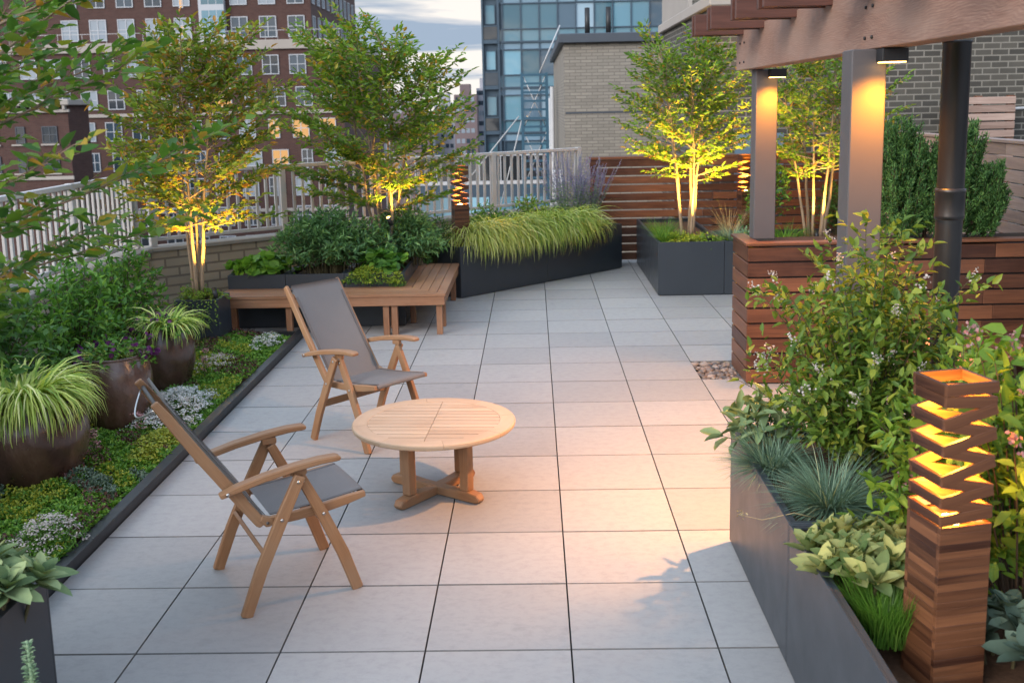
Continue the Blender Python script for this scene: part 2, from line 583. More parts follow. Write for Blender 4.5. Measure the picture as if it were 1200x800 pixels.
M = {}
# paving: honed grey concrete slabs
t = NT('concrete_paver')
isl = t.isl(); p = t.pos()
big = t.noise(p, 1.1, 5, .62); fine = t.noise(p, 260, 3, .7); mid = t.noise(t.mapping(p, (1, 1.35, 1)), 17, 6, .72, .2)
c = t.mix((.250, .247, .245), (.365, .355, .345), t.math('ADD', t.math('MULTIPLY', big, .42), t.math('MULTIPLY', isl, .62)))
c = t.mix(c, (.17, .17, .178), t.math('MULTIPLY', t.ramp(mid, [(.46, (0, 0, 0)), (.8, (1, 1, 1))]), .42))
c = t.mix(c, (.46, .46, .46), t.math('MULTIPLY', t.ramp(fine, [(.60, (0, 0, 0)), (.72, (1, 1, 1))]), .45))
c = t.mix(c, (.13, .13, .135), t.math('MULTIPLY', t.ramp(fine, [(.28, (1, 1, 1)), (.40, (0, 0, 0))]), .4))
st = t.noise(p, 3.7, 6, .7)
c = t.mix(c, (.15, .15, .15), t.math('MULTIPLY', t.ramp(st, [(.60, (0, 0, 0)), (.74, (1, 1, 1))]), .35))
M['paver'] = t.done(t.pbr(c, t.math('ADD', t.math('MULTIPLY', mid, .25), .46), .4, normal=t.bump(t.math('ADD', fine, t.math('MULTIPLY', mid, .6)), .12, .003)))
M['joint_grime'] = flat('joint_grime', (.13, .128, .125), .9, .2, 0, .4, 12)
M['roof'] = flat('roof_membrane', (.03, .03, .032), .9)
M['teak'] = wood('teak', (0.154, 0.067, 0.028), (0.405, 0.211, 0.101), .5, 1.3, .35, weather=(0.308, 0.202, 0.122))
M['teak_pale'] = wood('teak_top', (.37, .245, .15), (.60, .44, .295), .5, 1.0, .25, weather=(.50, .385, .28))
M['ipe'] = wood('ipe', (0.050, 0.018, 0.010), (0.218, 0.086, 0.040), .45, 1.0, .5, weather=(0.126, 0.056, 0.036))
M['ipe_bench'] = wood('ipe_bench', (.14, .062, .032), (.35, .175, .092), .5, 1.0, .35, weather=(.29, .17, .105))
M['ipe_grey'] = wood('weathered_ipe', (.20, .13, .10), (.42, .30, .245), .6, 1.0, .4)
t = NT('beam_mahogany')
uvb = t.uv()
wd_ = t.n('ShaderNodeVectorMath', operation='ADD'); t.link(t.mapping(uvb, (1.6, 7.0, 1)), wd_.inputs[0])
nz_ = t.n('ShaderNodeTexNoise', ins={'Scale': .9, 'Detail': 3, 'Roughness': .5, 'Distortion': .8}); t.link(t.mapping(uvb, (1.3, 5.0, 1)), nz_.inputs[0])
sc_ = t.n('ShaderNodeVectorMath', operation='SCALE', ins={'Scale': 1.5}); t.link(nz_.outputs['Color'], sc_.inputs[0]); t.link(sc_.outputs[0], wd_.inputs[1])
wv_ = t.n('ShaderNodeTexWave', wave_type='BANDS', bands_direction='Y', ins={'Scale': 3.6, 'Distortion': 3.5, 'Detail': 4.0, 'Detail Scale': 1.6}); t.link(wd_.outputs[0], wv_.inputs[0])
fib = t.noise(t.mapping(uvb, (7, 210, 1)), 1.0, 5, .65)
pat = t.noise(t.mapping(uvb, (1.1, 3.5, 1)), 1.0, 4, .6, .5)
f_ = t.math('ADD', t.math('MULTIPLY', wv_.outputs['Fac'], .10), t.math('MULTIPLY', fib, .92))
c = t.ramp(f_, [(.22, (.15, .080, .058)), (.5, (.27, .155, .115)), (.82, (.43, .29, .225))])
c = t.mix(c, (.34, .25, .20), t.math('MULTIPLY', t.ramp(pat, [(.42, (0, 0, 0)), (.68, (1, 1, 1))]), .4))
c = t.mix(c, (.13, .075, .055), t.math('MULTIPLY', t.ramp(t.noise(t.pos(), 1.7, 5, .65), [(.56, (0, 0, 0)), (.75, (1, 1, 1))]), .5))
M['beam'] = t.done(t.pbr(c, t.math('ADD', t.math('MULTIPLY', fib, .25), .42), .35, normal=t.bump(fib, .2, .003)))
M['rafter'] = wood('rafter_mahogany', (.050, .019, .013), (.135, .055, .038), .42, .8, .3)
M['lantern'] = wood('lantern_ipe', (0.038, 0.013, 0.007), (0.215, 0.087, 0.038), .45, 1.0, .38)
M['lantern_in'] = wood('lantern_slat', (.30, .14, .06), (.58, .32, .15), .5, 1.0, .2)
M['planter'] = flat('dark_metal', (.030, .036, .044), .38, .5, 0, .10, 3.0)
M['planter_warm'] = flat('bronze_metal', (.075, .070, .070), .42, .5, 0, .08, 3.0)
M['edging'] = flat('black_edging', (.018, .019, .021), .4, .5, 0, .2)
M['post'] = flat('grey_paint', (0.095, 0.087, 0.090), .45, .5, 0, .08, 4)
M['pipe'] = flat('black_pipe', (.012, .012, .013), .38, .5, 0, .2, 8)
M['black'] = flat('black_fixture', (.012, .012, .013), .5)
M['steel'] = flat('bolt_steel', (.55, .54, .52), .3, .5, 1.0)
M['rail'] = flat('railing_paint', (0.429, 0.410, 0.390), .5, .4, 0, .15, 5)
M['soil'] = flat('soil', (.045, .030, .020), .95, .2, 0, .5, 18, .9, 40)
M['mulch'] = flat('bark_mulch', (.085, .045, .026), .9, .2, 0, .6, 30, 1.0, 60)
M['bark'] = flat('smooth_bark', (.26, .19, .13), .75, .3, 0, .35, 30, .4, 60)
M['stem'] = flat('stem', (.09, .075, .035), .8, .3, 0, .3, 20)
M['darkstem'] = flat('dark_stem', (.07, .045, .03), .8, .3, 0, .3, 20)
# sling fabric: fine weave
t = NT('sling_fabric')
uvv = t.uv()
w1 = t.n('ShaderNodeTexWave', wave_type='BANDS', bands_direction='X', ins={'Scale': 95.0, 'Distortion': .0}); t.link(uvv, w1.inputs[0])
w2 = t.n('ShaderNodeTexWave', wave_type='BANDS', bands_direction='Y', ins={'Scale': 95.0, 'Distortion': .0}); t.link(uvv, w2.inputs[0])
wv = t.math('MULTIPLY', w1.outputs['Fac'], w2.outputs['Fac'])
c = t.mix((.120, .120, .121), (.245, .244, .245), wv)
c = t.mix(c, (.27, .25, .24), t.math('MULTIPLY', t.noise(t.obj(), 7, 4), .35))
p1 = t.pbr(c, .6, .3, normal=t.bump(wv, .2, .002))
tr = t.n('ShaderNodeBsdfTranslucent', ins={0: (.2, .18, .17, 1)})
mx = t.n('ShaderNodeMixShader', ins={0: .12}); t.link(p1.outputs[0], mx.inputs[1]); t.link(tr.outputs[0], mx.inputs[2])
M['sling'] = t.done(mx)
M['hem'] = flat('sling_hem', (.10, .092, .088), .6)
# glazed stoneware
t = NT('brown_glaze')
p = t.obj()
n1 = t.noise(t.mapping(p, (1, 1, .45)), 5, 6, .65, .5); n2 = t.noise(p, 38, 4, .6); n3 = t.noise(p, 2.2, 4, .55)
c = t.ramp(n1, [(.3, (.038, .020, .015)), (.52, (.085, .045, .033)), (.72, (.15, .092, .074))])
c = t.mix(c, (.13, .09, .078), t.math('MULTIPLY', t.ramp(n3, [(.5, (0, 0, 0)), (.72, (1, 1, 1))]), .5))
c = t.mix(c, (.03, .018, .014), t.math('MULTIPLY', t.ramp(n2, [(.55, (0, 0, 0)), (.75, (1, 1, 1))]), .5))
M['glaze'] = t.done(t.pbr(c, t.math('ADD', t.math('MULTIPLY', n2, .25), .10), .6, normal=t.bump(t.math('ADD', n2, n1), .14, .01), **{'Coat Weight': .35, 'Coat Roughness': .18}))
M['pebble'] = (lambda t: t.done(t.pbr(t.mix(t.ramp(t.isl(), [(0, (.05, .045, .045)), (.45, (.16, .13, .11)), (.75, (.27, .19, .14)), (1, (.38, .33, .29))]), (.08, .07, .07), t.math('MULTIPLY', t.noise(t.pos(), 60, 4), .5)), .45, .45)))(NT('river_pebble'))

# foliage
G = leaf_mat
M['lf_tree'] = G('leaf_tree', [(0, (0.075, 0.150, 0.019)), (.45, (0.138, 0.276, 0.027)), (.8, (0.237, 0.354, 0.036)), (.93, (0.374, 0.327, 0.040)), (1, (0.475, 0.223, 0.040))])
M['lf_tree_warm'] = G('leaf_tree_turning', [(0, (0.085, 0.153, 0.018)), (.4, (0.156, 0.260, 0.026)), (.7, (0.272, 0.321, 0.037)), (.88, (0.353, 0.247, 0.039)), (1, (0.417, 0.186, 0.039))])
M['lf_near'] = G('leaf_near', [(0, (0.052, 0.147, 0.031)), (.55, (0.117, 0.256, 0.038)), (.85, (0.211, 0.332, 0.040)), (.95, (0.396, 0.308, 0.043)), (1, (0.561, 0.283, 0.057))])
M['lf_dark'] = G('leaf_dark', [(0, (0.035, 0.100, 0.024)), (.6, (0.077, 0.189, 0.039)), (1, (0.139, 0.278, 0.050))])
M['lf_mid'] = G('leaf_mid', [(0, (0.050, 0.145, 0.029)), (.6, (0.106, 0.257, 0.040)), (1, (0.212, 0.396, 0.057))])
M['lf_bright'] = G('leaf_bright', [(0, (0.089, 0.184, 0.026)), (.5, (0.179, 0.314, 0.038)), (1, (0.335, 0.444, 0.054))])
M['lf_willow'] = G('leaf_willow', [(0, (0.078, 0.182, 0.073)), (.6, (0.166, 0.336, 0.128)), (1, (0.333, 0.553, 0.219))])
M['lf_heuchera'] = G('leaf_round', [(0, (0.091, 0.221, 0.029)), (.6, (0.166, 0.342, 0.044)), (1, (0.257, 0.462, 0.062))])
M['lf_shrub'] = G('leaf_shrub', [(0, (0.060, 0.130, 0.022)), (.5, (0.135, 0.236, 0.034)), (.85, (0.254, 0.335, 0.048)), (1, (0.406, 0.428, 0.061))])
M['lf_lime'] = G('leaf_lime', [(0, (0.168, 0.246, 0.023)), (.6, (0.308, 0.400, 0.040)), (1, (0.505, 0.554, 0.068))])
M['lf_hakone'] = G('leaf_hakone', [(0, (0.170, 0.304, 0.039)), (.4, (0.373, 0.513, 0.092)), (.8, (0.678, 0.750, 0.200)), (1, (0.750, 0.750, 0.400))], trans=.3)
M['lf_hakone_gold'] = G('leaf_hakone_gold', [(0, (0.250, 0.322, 0.049)), (.4, (0.515, 0.587, 0.116)), (.8, (0.750, 0.750, 0.231)), (1, (0.750, 0.750, 0.429))], trans=.3)
M['lf_fescue'] = G('leaf_fescue', [(0, (0.076, 0.143, 0.099)), (.6, (0.168, 0.277, 0.192)), (.92, (0.305, 0.435, 0.297)), (1, (0.519, 0.469, 0.223))], trans=.2)
M['lf_grass'] = G('leaf_grass', [(0, (0.056, 0.149, 0.020)), (.6, (0.118, 0.279, 0.033)), (1, (0.222, 0.400, 0.064))], trans=.3)
M['lf_straw'] = G('leaf_straw', [(0, (0.366, 0.260, 0.121)), (1, (0.561, 0.468, 0.264))], trans=.25)
M['lf_silver'] = G('leaf_silver', [(0, (0.122, 0.195, 0.094)), (.5, (0.232, 0.325, 0.154)), (1, (0.439, 0.520, 0.264))], rough=.75, trans=.15, spec=.15)
M['lf_yellow_sage'] = G('leaf_yellow_sage', [(0, (.09, .15, .045)), (.35, (.20, .25, .09)), (.7, (.36, .37, .14)), (1, (.52, .50, .17))], rough=.7, trans=.2, spec=.2)
M['lf_sage'] = G('leaf_sage', [(0, (.045, .075, .055)), (.5, (.085, .125, .09)), (1, (.15, .20, .14))], rough=.7, trans=.15, spec=.2)
M['lf_silver_blue'] = G('leaf_silver_blue', [(0, (0.146, 0.247, 0.143)), (.5, (0.244, 0.364, 0.220)), (1, (0.403, 0.520, 0.319))], rough=.75, trans=.15, spec=.15)
M['lf_juniper'] = G('leaf_juniper', [(0, (0.047, 0.129, 0.037)), (.6, (0.106, 0.253, 0.069)), (1, (0.197, 0.391, 0.101))], trans=.12)
M['lf_sedum'] = G('leaf_sedum', [(0, (0.059, 0.164, 0.021)), (.5, (0.126, 0.298, 0.036)), (.85, (0.220, 0.422, 0.054)), (1, (0.293, 0.461, 0.071))], trans=.2)
M['lf_sedum_y'] = G('leaf_sedum_yellow', [(0, (0.156, 0.221, 0.020)), (.5, (0.293, 0.343, 0.030)), (1, (0.439, 0.442, 0.050))], trans=.2)
M['lf_sedum_r'] = G('leaf_sedum_red', [(0, (0.043, 0.018, 0.018)), (.5, (0.091, 0.034, 0.031)), (1, (0.159, 0.078, 0.055))], trans=.15)
M['lf_sedum_b'] = G('leaf_sedum_blue', [(0, (0.067, 0.111, 0.083)), (.5, (0.116, 0.182, 0.132)), (1, (0.195, 0.260, 0.187))], trans=.15)
M['fl_white'] = G('petal_white', [(0, (.55, .55, .52)), (1, (.82, .81, .78))], trans=.25, tgain=(1, 1, 1))
M['fl_cream'] = G('petal_cream', [(0, (.46, .40, .36)), (1, (.72, .66, .62))], trans=.25, tgain=(1, 1, 1))
M['fl_purple'] = G('petal_purple', [(0, (.06, .010, .065)), (1, (.20, .04, .18))], trans=.25, tgain=(1, .8, 1.2))
M['fl_sage'] = G('petal_lavender', [(0, (0.180, 0.162, 0.306)), (1, (0.360, 0.323, 0.486))], trans=.25, tgain=(1, .9, 1.1))
M['fl_pink'] = G('petal_pink', [(0, (.35, .16, .17)), (1, (.52, .30, .29))], trans=.2, tgain=(1, .9, .9))

WARM = (1.0, .34, .02)
AMBER = (1.0, .56, .085)
M['lens'] = emit('lamp_lens', (1.0, .52, .14), 4.0)
M['bulb'] = emit('bulb', (1.0, .66, .26), 30.0)
M['lit_window'] = emit('lit_window', (1.0, .48, .10), .6)
M['lit_window_soft'] = emit('lit_window_soft', (1.0, .55, .22), .28)
# buildings
M['brick_red'] = brick('brick_red', (0.077, 0.036, 0.031), (0.099, 0.048, 0.039), (0.090, 0.075, 0.064), .42, .14, .012, dirt=.3, bump=.1)
M['brick_tan'] = brick('brick_tan', (.24, .215, .18), (.30, .27, .225), (.17, .155, .135), .25, .072, .008, dirt=.22)
M['brick_grey'] = brick('brick_grey', (0.058, 0.054, 0.047), (0.100, 0.092, 0.077), (0.216, 0.201, 0.171), .24, .088, .010, dirt=.4)
M['brick_parapet'] = brick('brick_parapet', (.36, .30, .22), (.44, .37, .28), (.22, .18, .14), .30, .1, .012, dirt=.25)
M['stone'] = flat('limestone', (0.340, 0.304, 0.269), .8, .3, 0, .12, .6)
M['parapet_cap'] = flat('parapet_cap', (.26, .235, .20), .8, .3, 0, .2, 3)
M['white_paint'] = flat('white_frame', (0.400, 0.416, 0.439), .5, .4, 0, .06)
M['coping'] = flat('dark_coping', (.05, .06, .075), .5)
M['curtain_metal'] = flat('curtain_wall_metal', (.055, .085, .115), .4, .5, .3, .15, .4)
M['spandrel'] = flat('spandrel', (.16, .25, .32), .3, .6, 0, .12, .3)
M['blue_steel'] = flat('blue_steel', (.025, .085, .135), .5)
M['galv'] = flat('galvanised', (.42, .42, .42), .5)
M['pane'] = glass_win('pane_blue', (.05, .075, .10), curtain=(.27, .31, .35))
M['pane_dark'] = glass_win('pane_dark', (.03, .035, .04))
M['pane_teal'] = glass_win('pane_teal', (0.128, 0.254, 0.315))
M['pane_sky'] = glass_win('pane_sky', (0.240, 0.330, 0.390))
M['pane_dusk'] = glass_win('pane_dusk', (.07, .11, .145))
M['asphalt'] = flat('street', (.05, .05, .052), .9)
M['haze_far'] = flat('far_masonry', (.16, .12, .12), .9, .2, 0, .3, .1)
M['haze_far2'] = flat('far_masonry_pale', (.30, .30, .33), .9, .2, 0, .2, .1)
# ------------------------------------------------------------------ setting
def struct(name, mb, mat): return tag(mb.build(name, mat), kind='structure')


g = MB(); g.quad((-900, -300, -42), (900, -300, -42), (900, 2500, -42), (-900, 2500, -42))
struct('ground', g, M['asphalt'])
g = MB(); g.box(-4.6, 8.2, -1.5, 15.25, -.6, -.055)
struct('roof_deck', g, M['roof'])
g = MB(); g.box(-4.4, 8.0, -1.3, 15.0, -42, -.61)
tag(g.build('building_below', M['brick_tan']), 'tan brick building block carrying the roof terrace', 'building')

T = .61; X0 = -2.314; Y0 = 4.06 - 6 * T
g = MB()
J = .0030; JY = .0030; bv = .0034
for i in range(-3, 15):
    for j in range(0, 24):
        xa, xb = X0 + i * T + J, X0 + (i + 1) * T - J
        ya, yb = Y0 + j * T + JY, Y0 + (j + 1) * T - JY
        if i < 0 and ya < 10.1: continue
        if i == 6 and abs(ya - 8.33) < .05: continue      # pebble slot
        if yb > 15: yb = 14.98
        if (xb < -2 and yb > 12.5): continue
        if ya > 14.9: continue
        dz = rng.normal() * .0006
        vs = [(xa, ya, -.05), (xb, ya, -.05), (xb, yb, -.05), (xa, yb, -.05), (xa, ya, -bv + dz), (xb, ya, -bv + dz), (xb, yb, -bv + dz), (xa, yb, -bv + dz),
              (xa + bv * .25, ya + bv, dz), (xb - bv * .25, ya + bv, dz), (xb - bv * .25, yb - bv, dz), (xa + bv * .25, yb - bv, dz)]
        fs = [(8, 9, 10, 11)]
        for k in range(4):
            k2 = (k + 1) % 4
            fs += [(k, k2, 4 + k2, 4 + k), (4 + k, 4 + k2, 8 + k2, 8 + k)]
        g.add(vs, fs[:1]); g.add(vs, fs[1:], mat=1)
struct('pavement', g, [M['paver'], M['joint_grime']])

# soil of the left bed: gently uneven sheet
nx, ny = 30, 110
xs = np.linspace(-4.02, -2.345, nx); ys = np.linspace(1.5, 10.12, ny)
XX, YY = np.meshgrid(xs, ys, indexing='ij')


def bedz(x, y):
    return .040 + .02 * np.sin(x * 5.1 + y * 1.7) + .015 * np.sin(y * 4.3 - x * 2)


ZZ = bedz(XX, YY)
vs = np.stack([XX, YY, ZZ], -1).reshape(-1, 3)
fi = np.array([[i * ny + j, (i + 1) * ny + j, (i + 1) * ny + j + 1, i * ny + j + 1] for i in range(nx - 1) for j in range(ny - 1)]).ravel()
tag(np_mesh('soil', vs, fi, 4, M['soil']), kind='structure')

# metal edging along the bed
e = thing('bed_edging', 'low black metal edging strip between paving and planting bed', 'edging', (-2.33, 6.6, 0))
g = MB(); g.box(-.014, .014, -3.6, 3.56, -.04, .075, .003)
g.box(-1.7, -.016, 3.53, 3.56, -.04, .07, .003); g.build('strip', M['edging'], e)
g = MB(); g.box(-.03, .034, -3.6, 3.56, .0755, .083, .002); g.build('rim', M['edging'], e)

# pebbles in the missing paver slot
g = []
pts = []
rg = np.random.default_rng(3)
for k in range(520):
    x = rg.uniform(1.36, 1.95); y = rg.uniform(8.34, 8.93)
    pts.append((x, y, -.035 + rg.uniform(0, .03)))
def ico(sub=1):
    t_ = (1 + 5 ** .5) / 2
    v = [(-1, t_, 0), (1, t_, 0), (-1, -t_, 0), (1, -t_, 0), (0, -1, t_), (0, 1, t_), (0, -1, -t_), (0, 1, -t_), (t_, 0, -1), (t_, 0, 1), (-t_, 0, -1), (-t_, 0, 1)]
    f = [(0, 11, 5), (0, 5, 1), (0, 1, 7), (0, 7, 10), (0, 10, 11), (1, 5, 9), (5, 11, 4), (11, 10, 2), (10, 7, 6), (7, 1, 8), (3, 9, 4), (3, 4, 2), (3, 2, 6), (3, 6, 8), (3, 8, 9), (4, 9, 5), (2, 4, 11), (6, 2, 10), (8, 6, 7), (9, 8, 1)]
    v = [nrm(np.array(p, float)) for p in v]
    for _ in range(sub):
        nf = []; cache = {}
        def mid(a, b):
            k = (min(a, b), max(a, b))
            if k not in cache: v.append(nrm(v[a] + v[b])); cache[k] = len(v) - 1
            return cache[k]
        for a, b, c in f:
            x, y, z = mid(a, b), mid(b, c), mid(c, a)
            nf += [(a, x, z), (b, y, x), (c, z, y), (x, y, z)]
        f = nf
    return np.array(v), np.array(f)
iv, if_ = ico(1)
allv = []; allf = []
for k, p_ in enumerate(pts):
    s_ = rg.uniform(.012, .032); sc = V(1.25, .95, .62) * s_
    a = rg.uniform(0, 6.28); c_, s2 = math.cos(a), math.sin(a)
    q = iv * sc * (1 + .08 * rg.normal(size=(len(iv), 1)))
    q = np.stack([q[:, 0] * c_ - q[:, 1] * s2, q[:, 0] * s2 + q[:, 1] * c_, q[:, 2]], 1) + np.array(p_)
    allv.append(q); allf.append(if_ + k * len(iv))
tag(np_mesh('pebbles', np.concatenate(allv), np.concatenate(allf).ravel(), 3, M['pebble']), kind='stuff')

# ------------------------------------------------------------------ parapets and railings
def parapet(p0, p1, h, label, th=.22):
    d = math.dist(p0, p1); a = math.atan2(p1[1] - p0[1], p1[0] - p0[0])
    w = thing('parapet_wall', label, 'wall', (p0[0], p0[1], 0), a)
    g = MB(); g.box(0, d, 0, th, -.5, h); g.build('brickwork', M['brick_parapet'], w)
    g = MB(); g.box(-.02, d + .02, -.03, th + .03, h + .001, h + .045, .006); g.build('coping', M['parapet_cap'], w)


RP = [(-4.05, 2.0), (-4.05, 10.9), (.75, 14.9)]
parapet((RP[0][0], RP[0][1]), RP[1], .78, 'low brick parapet wall running along the left side behind the potted plants')
parapet(RP[1], RP[2], .78, 'low brick parapet wall running diagonally behind the bench')


def railing(p0, p1, label, z0=.88, z1=1.62, n=50, posts=4):
    d = math.dist(p0, p1); a = math.atan2(p1[1] - p0[1], p1[0] - p0[0])
    w = thing('railing', label, 'railing', (p0[0], p0[1], .835), a, 'pale metal railings round the terrace')
    zz = lambda z: z - .835
    yc = .11
    g = MB(); g.box(0, d, yc - .03, yc + .03, zz(z1) - .045, zz(z1), .006); g.build('top_rail', M['rail'], w)
    g = MB(); g.box(0, d, yc - .02, yc + .02, zz(z0), zz(z0) + .04, .005); g.build('bottom_rail', M['rail'], w)
    first = None
    for k in range(posts):
        x = .04 + (d - .08) * k / (posts - 1)
        if first is None:
            g = MB(); g.box(-.035, .035, yc - .033, yc + .033, 0, zz(z1) + .004, .004); first = g.build('post', M['rail'], w); first.location.x = x
        else:
            c = first.copy(); COL.objects.link(c); c.location.x = x
    first = None
    for k in range(n):
        x = .04 + (d - .08) * (k + .5) / n
        if first is None:
            g = MB(); g.box(-.016, .016, yc - .012, yc + .012, zz(z0) + .041, zz(z1) - .046, .002); first = g.build('baluster', M['rail'], w); first.location.x = x
        else:
            c = first.copy(); COL.objects.link(c); c.location.x = x


railing(RP[0], (-4.05, 10.86), 'pale metal railing on the left parapet, half hidden by leafy branches', n=76, posts=7)
railing((-4.02, 10.93), RP[2], 'pale metal railing running diagonally behind the bench and trees', n=53, posts=5)

# ------------------------------------------------------------------ slatted fences
def slat_fence(name, label, p0, p1, h, z0=.04, pitch=.115, gap=.018, th=.022, mat='ipe', posts=4, cap=True, seglen=1.75, post_mat='ipe'):
    d = math.dist(p0, p1); a = math.atan2(p1[1] - p0[1], p1[0] - p0[0])
    w = thing(name, label, 'fence', (p0[0], p0[1], 0), a)
    g = MB()
    n = int((h - z0) / pitch)
    for r in range(n):
        x = 0.0; first = True
        while x < d - .01:
            L = min(seglen * random.uniform(.7, 1.25) if first else seglen, d - x); first = False
            zc = z0 + r * pitch
            g.box(x + .002, x + L - .002, 0, th, zc, zc + pitch - gap, .003)
            x += L
    g.build('slat_panel', M[mat], w)
    first = None
    for k in range(posts):
        x = .05 + (d - .1) * k / max(posts - 1, 1)
        if first is None:
            q = MB(); q.box(-.045, .045, th + .003, th + .093, 0, z0 + n * pitch, .004); first = q.build('post', M[post_mat], w); first.location.x = x
        else:
            c = first.copy(); COL.objects.link(c); c.location.x = x
    if cap:
        q = MB(); q.box(-.01, d + .01, -.02, th + .1, z0 + n * pitch - gap + .003, z0 + n * pitch + .02, .004); q.build('cap_rail', M[mat], w)
    return w


slat_fence('slat_fence', 'tall dark red wood slat fence closing the far end of the terrace', (.80, 14.74), (4.45, 14.74), 1.50, pitch=.119, gap=.020)
slat_fence('slat_fence', 'weathered brown slat fence along the right side beside the juniper shrubs', (4.30, 14.70), (4.30, 6.6), 1.86, mat='ipe_grey', pitch=.118, gap=.012, posts=7)
slat_fence('slat_screen', 'short raised slat screen in front of the grey brick wall', (5.75, 14.95), (6.75, 14.95), 2.25, z0=1.30, mat='ipe_grey', posts=3, cap=False)

# ------------------------------------------------------------------ wood clad planter wall with bench
w = thing('slatted_planter', 'long dark red slatted planter wall holding juniper shrubs under the pergola', 'planter', (1.67, 8.15, 0))
g = MB(); Lw = 2.62; Dw = .62
for r in range(9):
    z = .012 + r * .122
    x = 0
    for L in ((.74, 1.1, .78) if r % 2 else (1.02, .9, .7)):
        g.box(x + .001, min(x + L, Lw) - .001, 0, .022, z, z + .108, .003); x += L
    g.box(0, .022, .024, Dw, z, z + .108, .003)
g.build('slats', M['ipe'], w)
g = MB(); g.box(-.02, Lw, -.02, .10, 1.112, 1.136, .004); g.box(-.02, .10, .102, Dw, 1.112, 1.136, .004); g.build('cap_board', M['ipe'], w)
g = MB(); g.box(.03, Lw - .01, .03, Dw, .0, 1.09); g.build('liner', M['black'], w)
g = MB(); g.box(.11, Lw - .02, .11, Dw - .02, 1.07, 1.10); g.build('soil_fill', M['soil'], w)

b = thing('built_in_bench', 'dark red wooden bench seat fixed along the slatted planter wall', 'bench', (2.35, 7.42, 0))
g = MB()
for k in range(4): g.box(0, 2.0, .0 + k * .176, .168 + k * .176, .425, .45, .004)
g.build('seat', M['ipe'], b)
g = MB(); g.box(0, 2.0, .005, .03, .34, .423, .003); g.build('fascia', M['ipe'], b)
for x in (.03, 1.9):
    g = MB(); g.box(x, x + .07, .06, .64, 0, .42, .004); g.build('leg', M['ipe'], b)

# low wood wall at the right of the front planter
w = thing('low_wood_wall', 'low plank wall with a flat cap behind the black vent pipe', 'wall', (2.20, 3.6, 0))
g = MB()
for r in range(7): g.box(0, .024, 0, 2.4, .01 + r * .119, .01 + r * .119 + .107, .003)
g.build('planks', M['ipe_bench'], w)
g = MB(); g.box(-.03, .12, -.01, 2.42, .846, .872, .004); g.build('cap_board', M['ipe_bench'], w)

# ------------------------------------------------------------------ pergola
pg = thing('pergola', 'wooden pergola with grey posts and reddish brown beams over the right side', 'pergola', (1.75, 5.3, 0))
P_ = lambda x, y: (x - 1.75, y - 5.3)
def at(g, x0, x1, y0, y1, z0, z1, c=.004): g.box(x0 - 1.75, x1 - 1.75, y0 - 5.3, y1 - 5.3, z0, z1, c); return g
at(MB(), 1.68, 1.82, .5, 8.78, 2.472, 2.79, .005).build('beam', M['beam'], pg)
at(MB(), 4.05, 4.19, .5, 8.78, 2.472, 2.79, .005).build('beam', M['beam'], pg)
for y in (8.62, 8.46, 5.42, 5.31):
    for z in (2.53, 2.68):
        g = MB(); g.tube([V(1.6798 - 1.75, y - 5.3, z), V(1.672 - 1.75, y - 5.3, z)], .009, 10); g.build('bolt', M['black'], pg)
for k, y in enumerate((8.50, 7.76, 6.82, 6.02, 5.22, 4.42, 3.62)):
    g = MB(); at(g, 1.30, 4.55, y, y + .05, 2.745, 2.905, .003)
    at(g, 1.30, 4.55, y + .145, y + .195, 2.745, 2.905, .003)
    g.build('rafter', M['rafter'], pg)
at(MB(), 1.755, 1.925, 8.36, 8.53, 1.137, 2.471, .006).build('post', M['post'], pg)
at(MB(), 1.575, 1.745, 5.28, 5.45, 0, 2.471, .006).build('post', M['post'], pg)
at(MB(), 4.04, 4.20, 5.28, 5.45, 0, 2.471, .006).build('post', M['post'], pg)


def downlight(name, label, x, y, energy, aim=0.0):
    r = thing(name, label, 'light', (x, y, 2.47), 0, 'downlights under the pergola beam')
    g = MB(); g.box(-.062, .062, -.05, .05, -.064, -.002, .003); g.build('housing', M['black'], r)
    g = MB(); g.box(-.054, .054, -.043, .043, -.069, -.0645, .0); g.build('lens', M['lens'], r)
    return r


downlight('downlight', 'small black downlight on the front of the farther grey post', 1.90, 8.28, 8)
downlight('downlight', 'small black downlight on the front of the nearer grey post', 1.745, 5.205, 8)
downlight('downlight', 'small black downlight just behind the nearer grey post', 1.70, 5.545, 8)

# vent pipe
v = thing('vent_pipe', 'tall black metal vent pipe standing behind the leafy planter', 'pipe', (2.06, 5.22, 0))
g = MB(); g.lathe([(.064, 0), (.064, 1.66)], 28); g.build('lower_pipe', M['pipe'], v)
g = MB(); g.lathe([(.064, 1.76), (.0655, 2.485), (.069, 2.487), (.069, 2.499), (.060, 2.499), (.058, 2.2)], 28); g.build('upper_pipe', M['pipe'], v)
g = MB(); g.lathe([(.065, 1.635), (.0715, 1.64), (.0715, 1.655), (.0705, 1.66), (.0705, 1.765), (.073, 1.77), (.073, 1.785), (.066, 1.79)], 28); g.build('collar', M['pipe'], v)

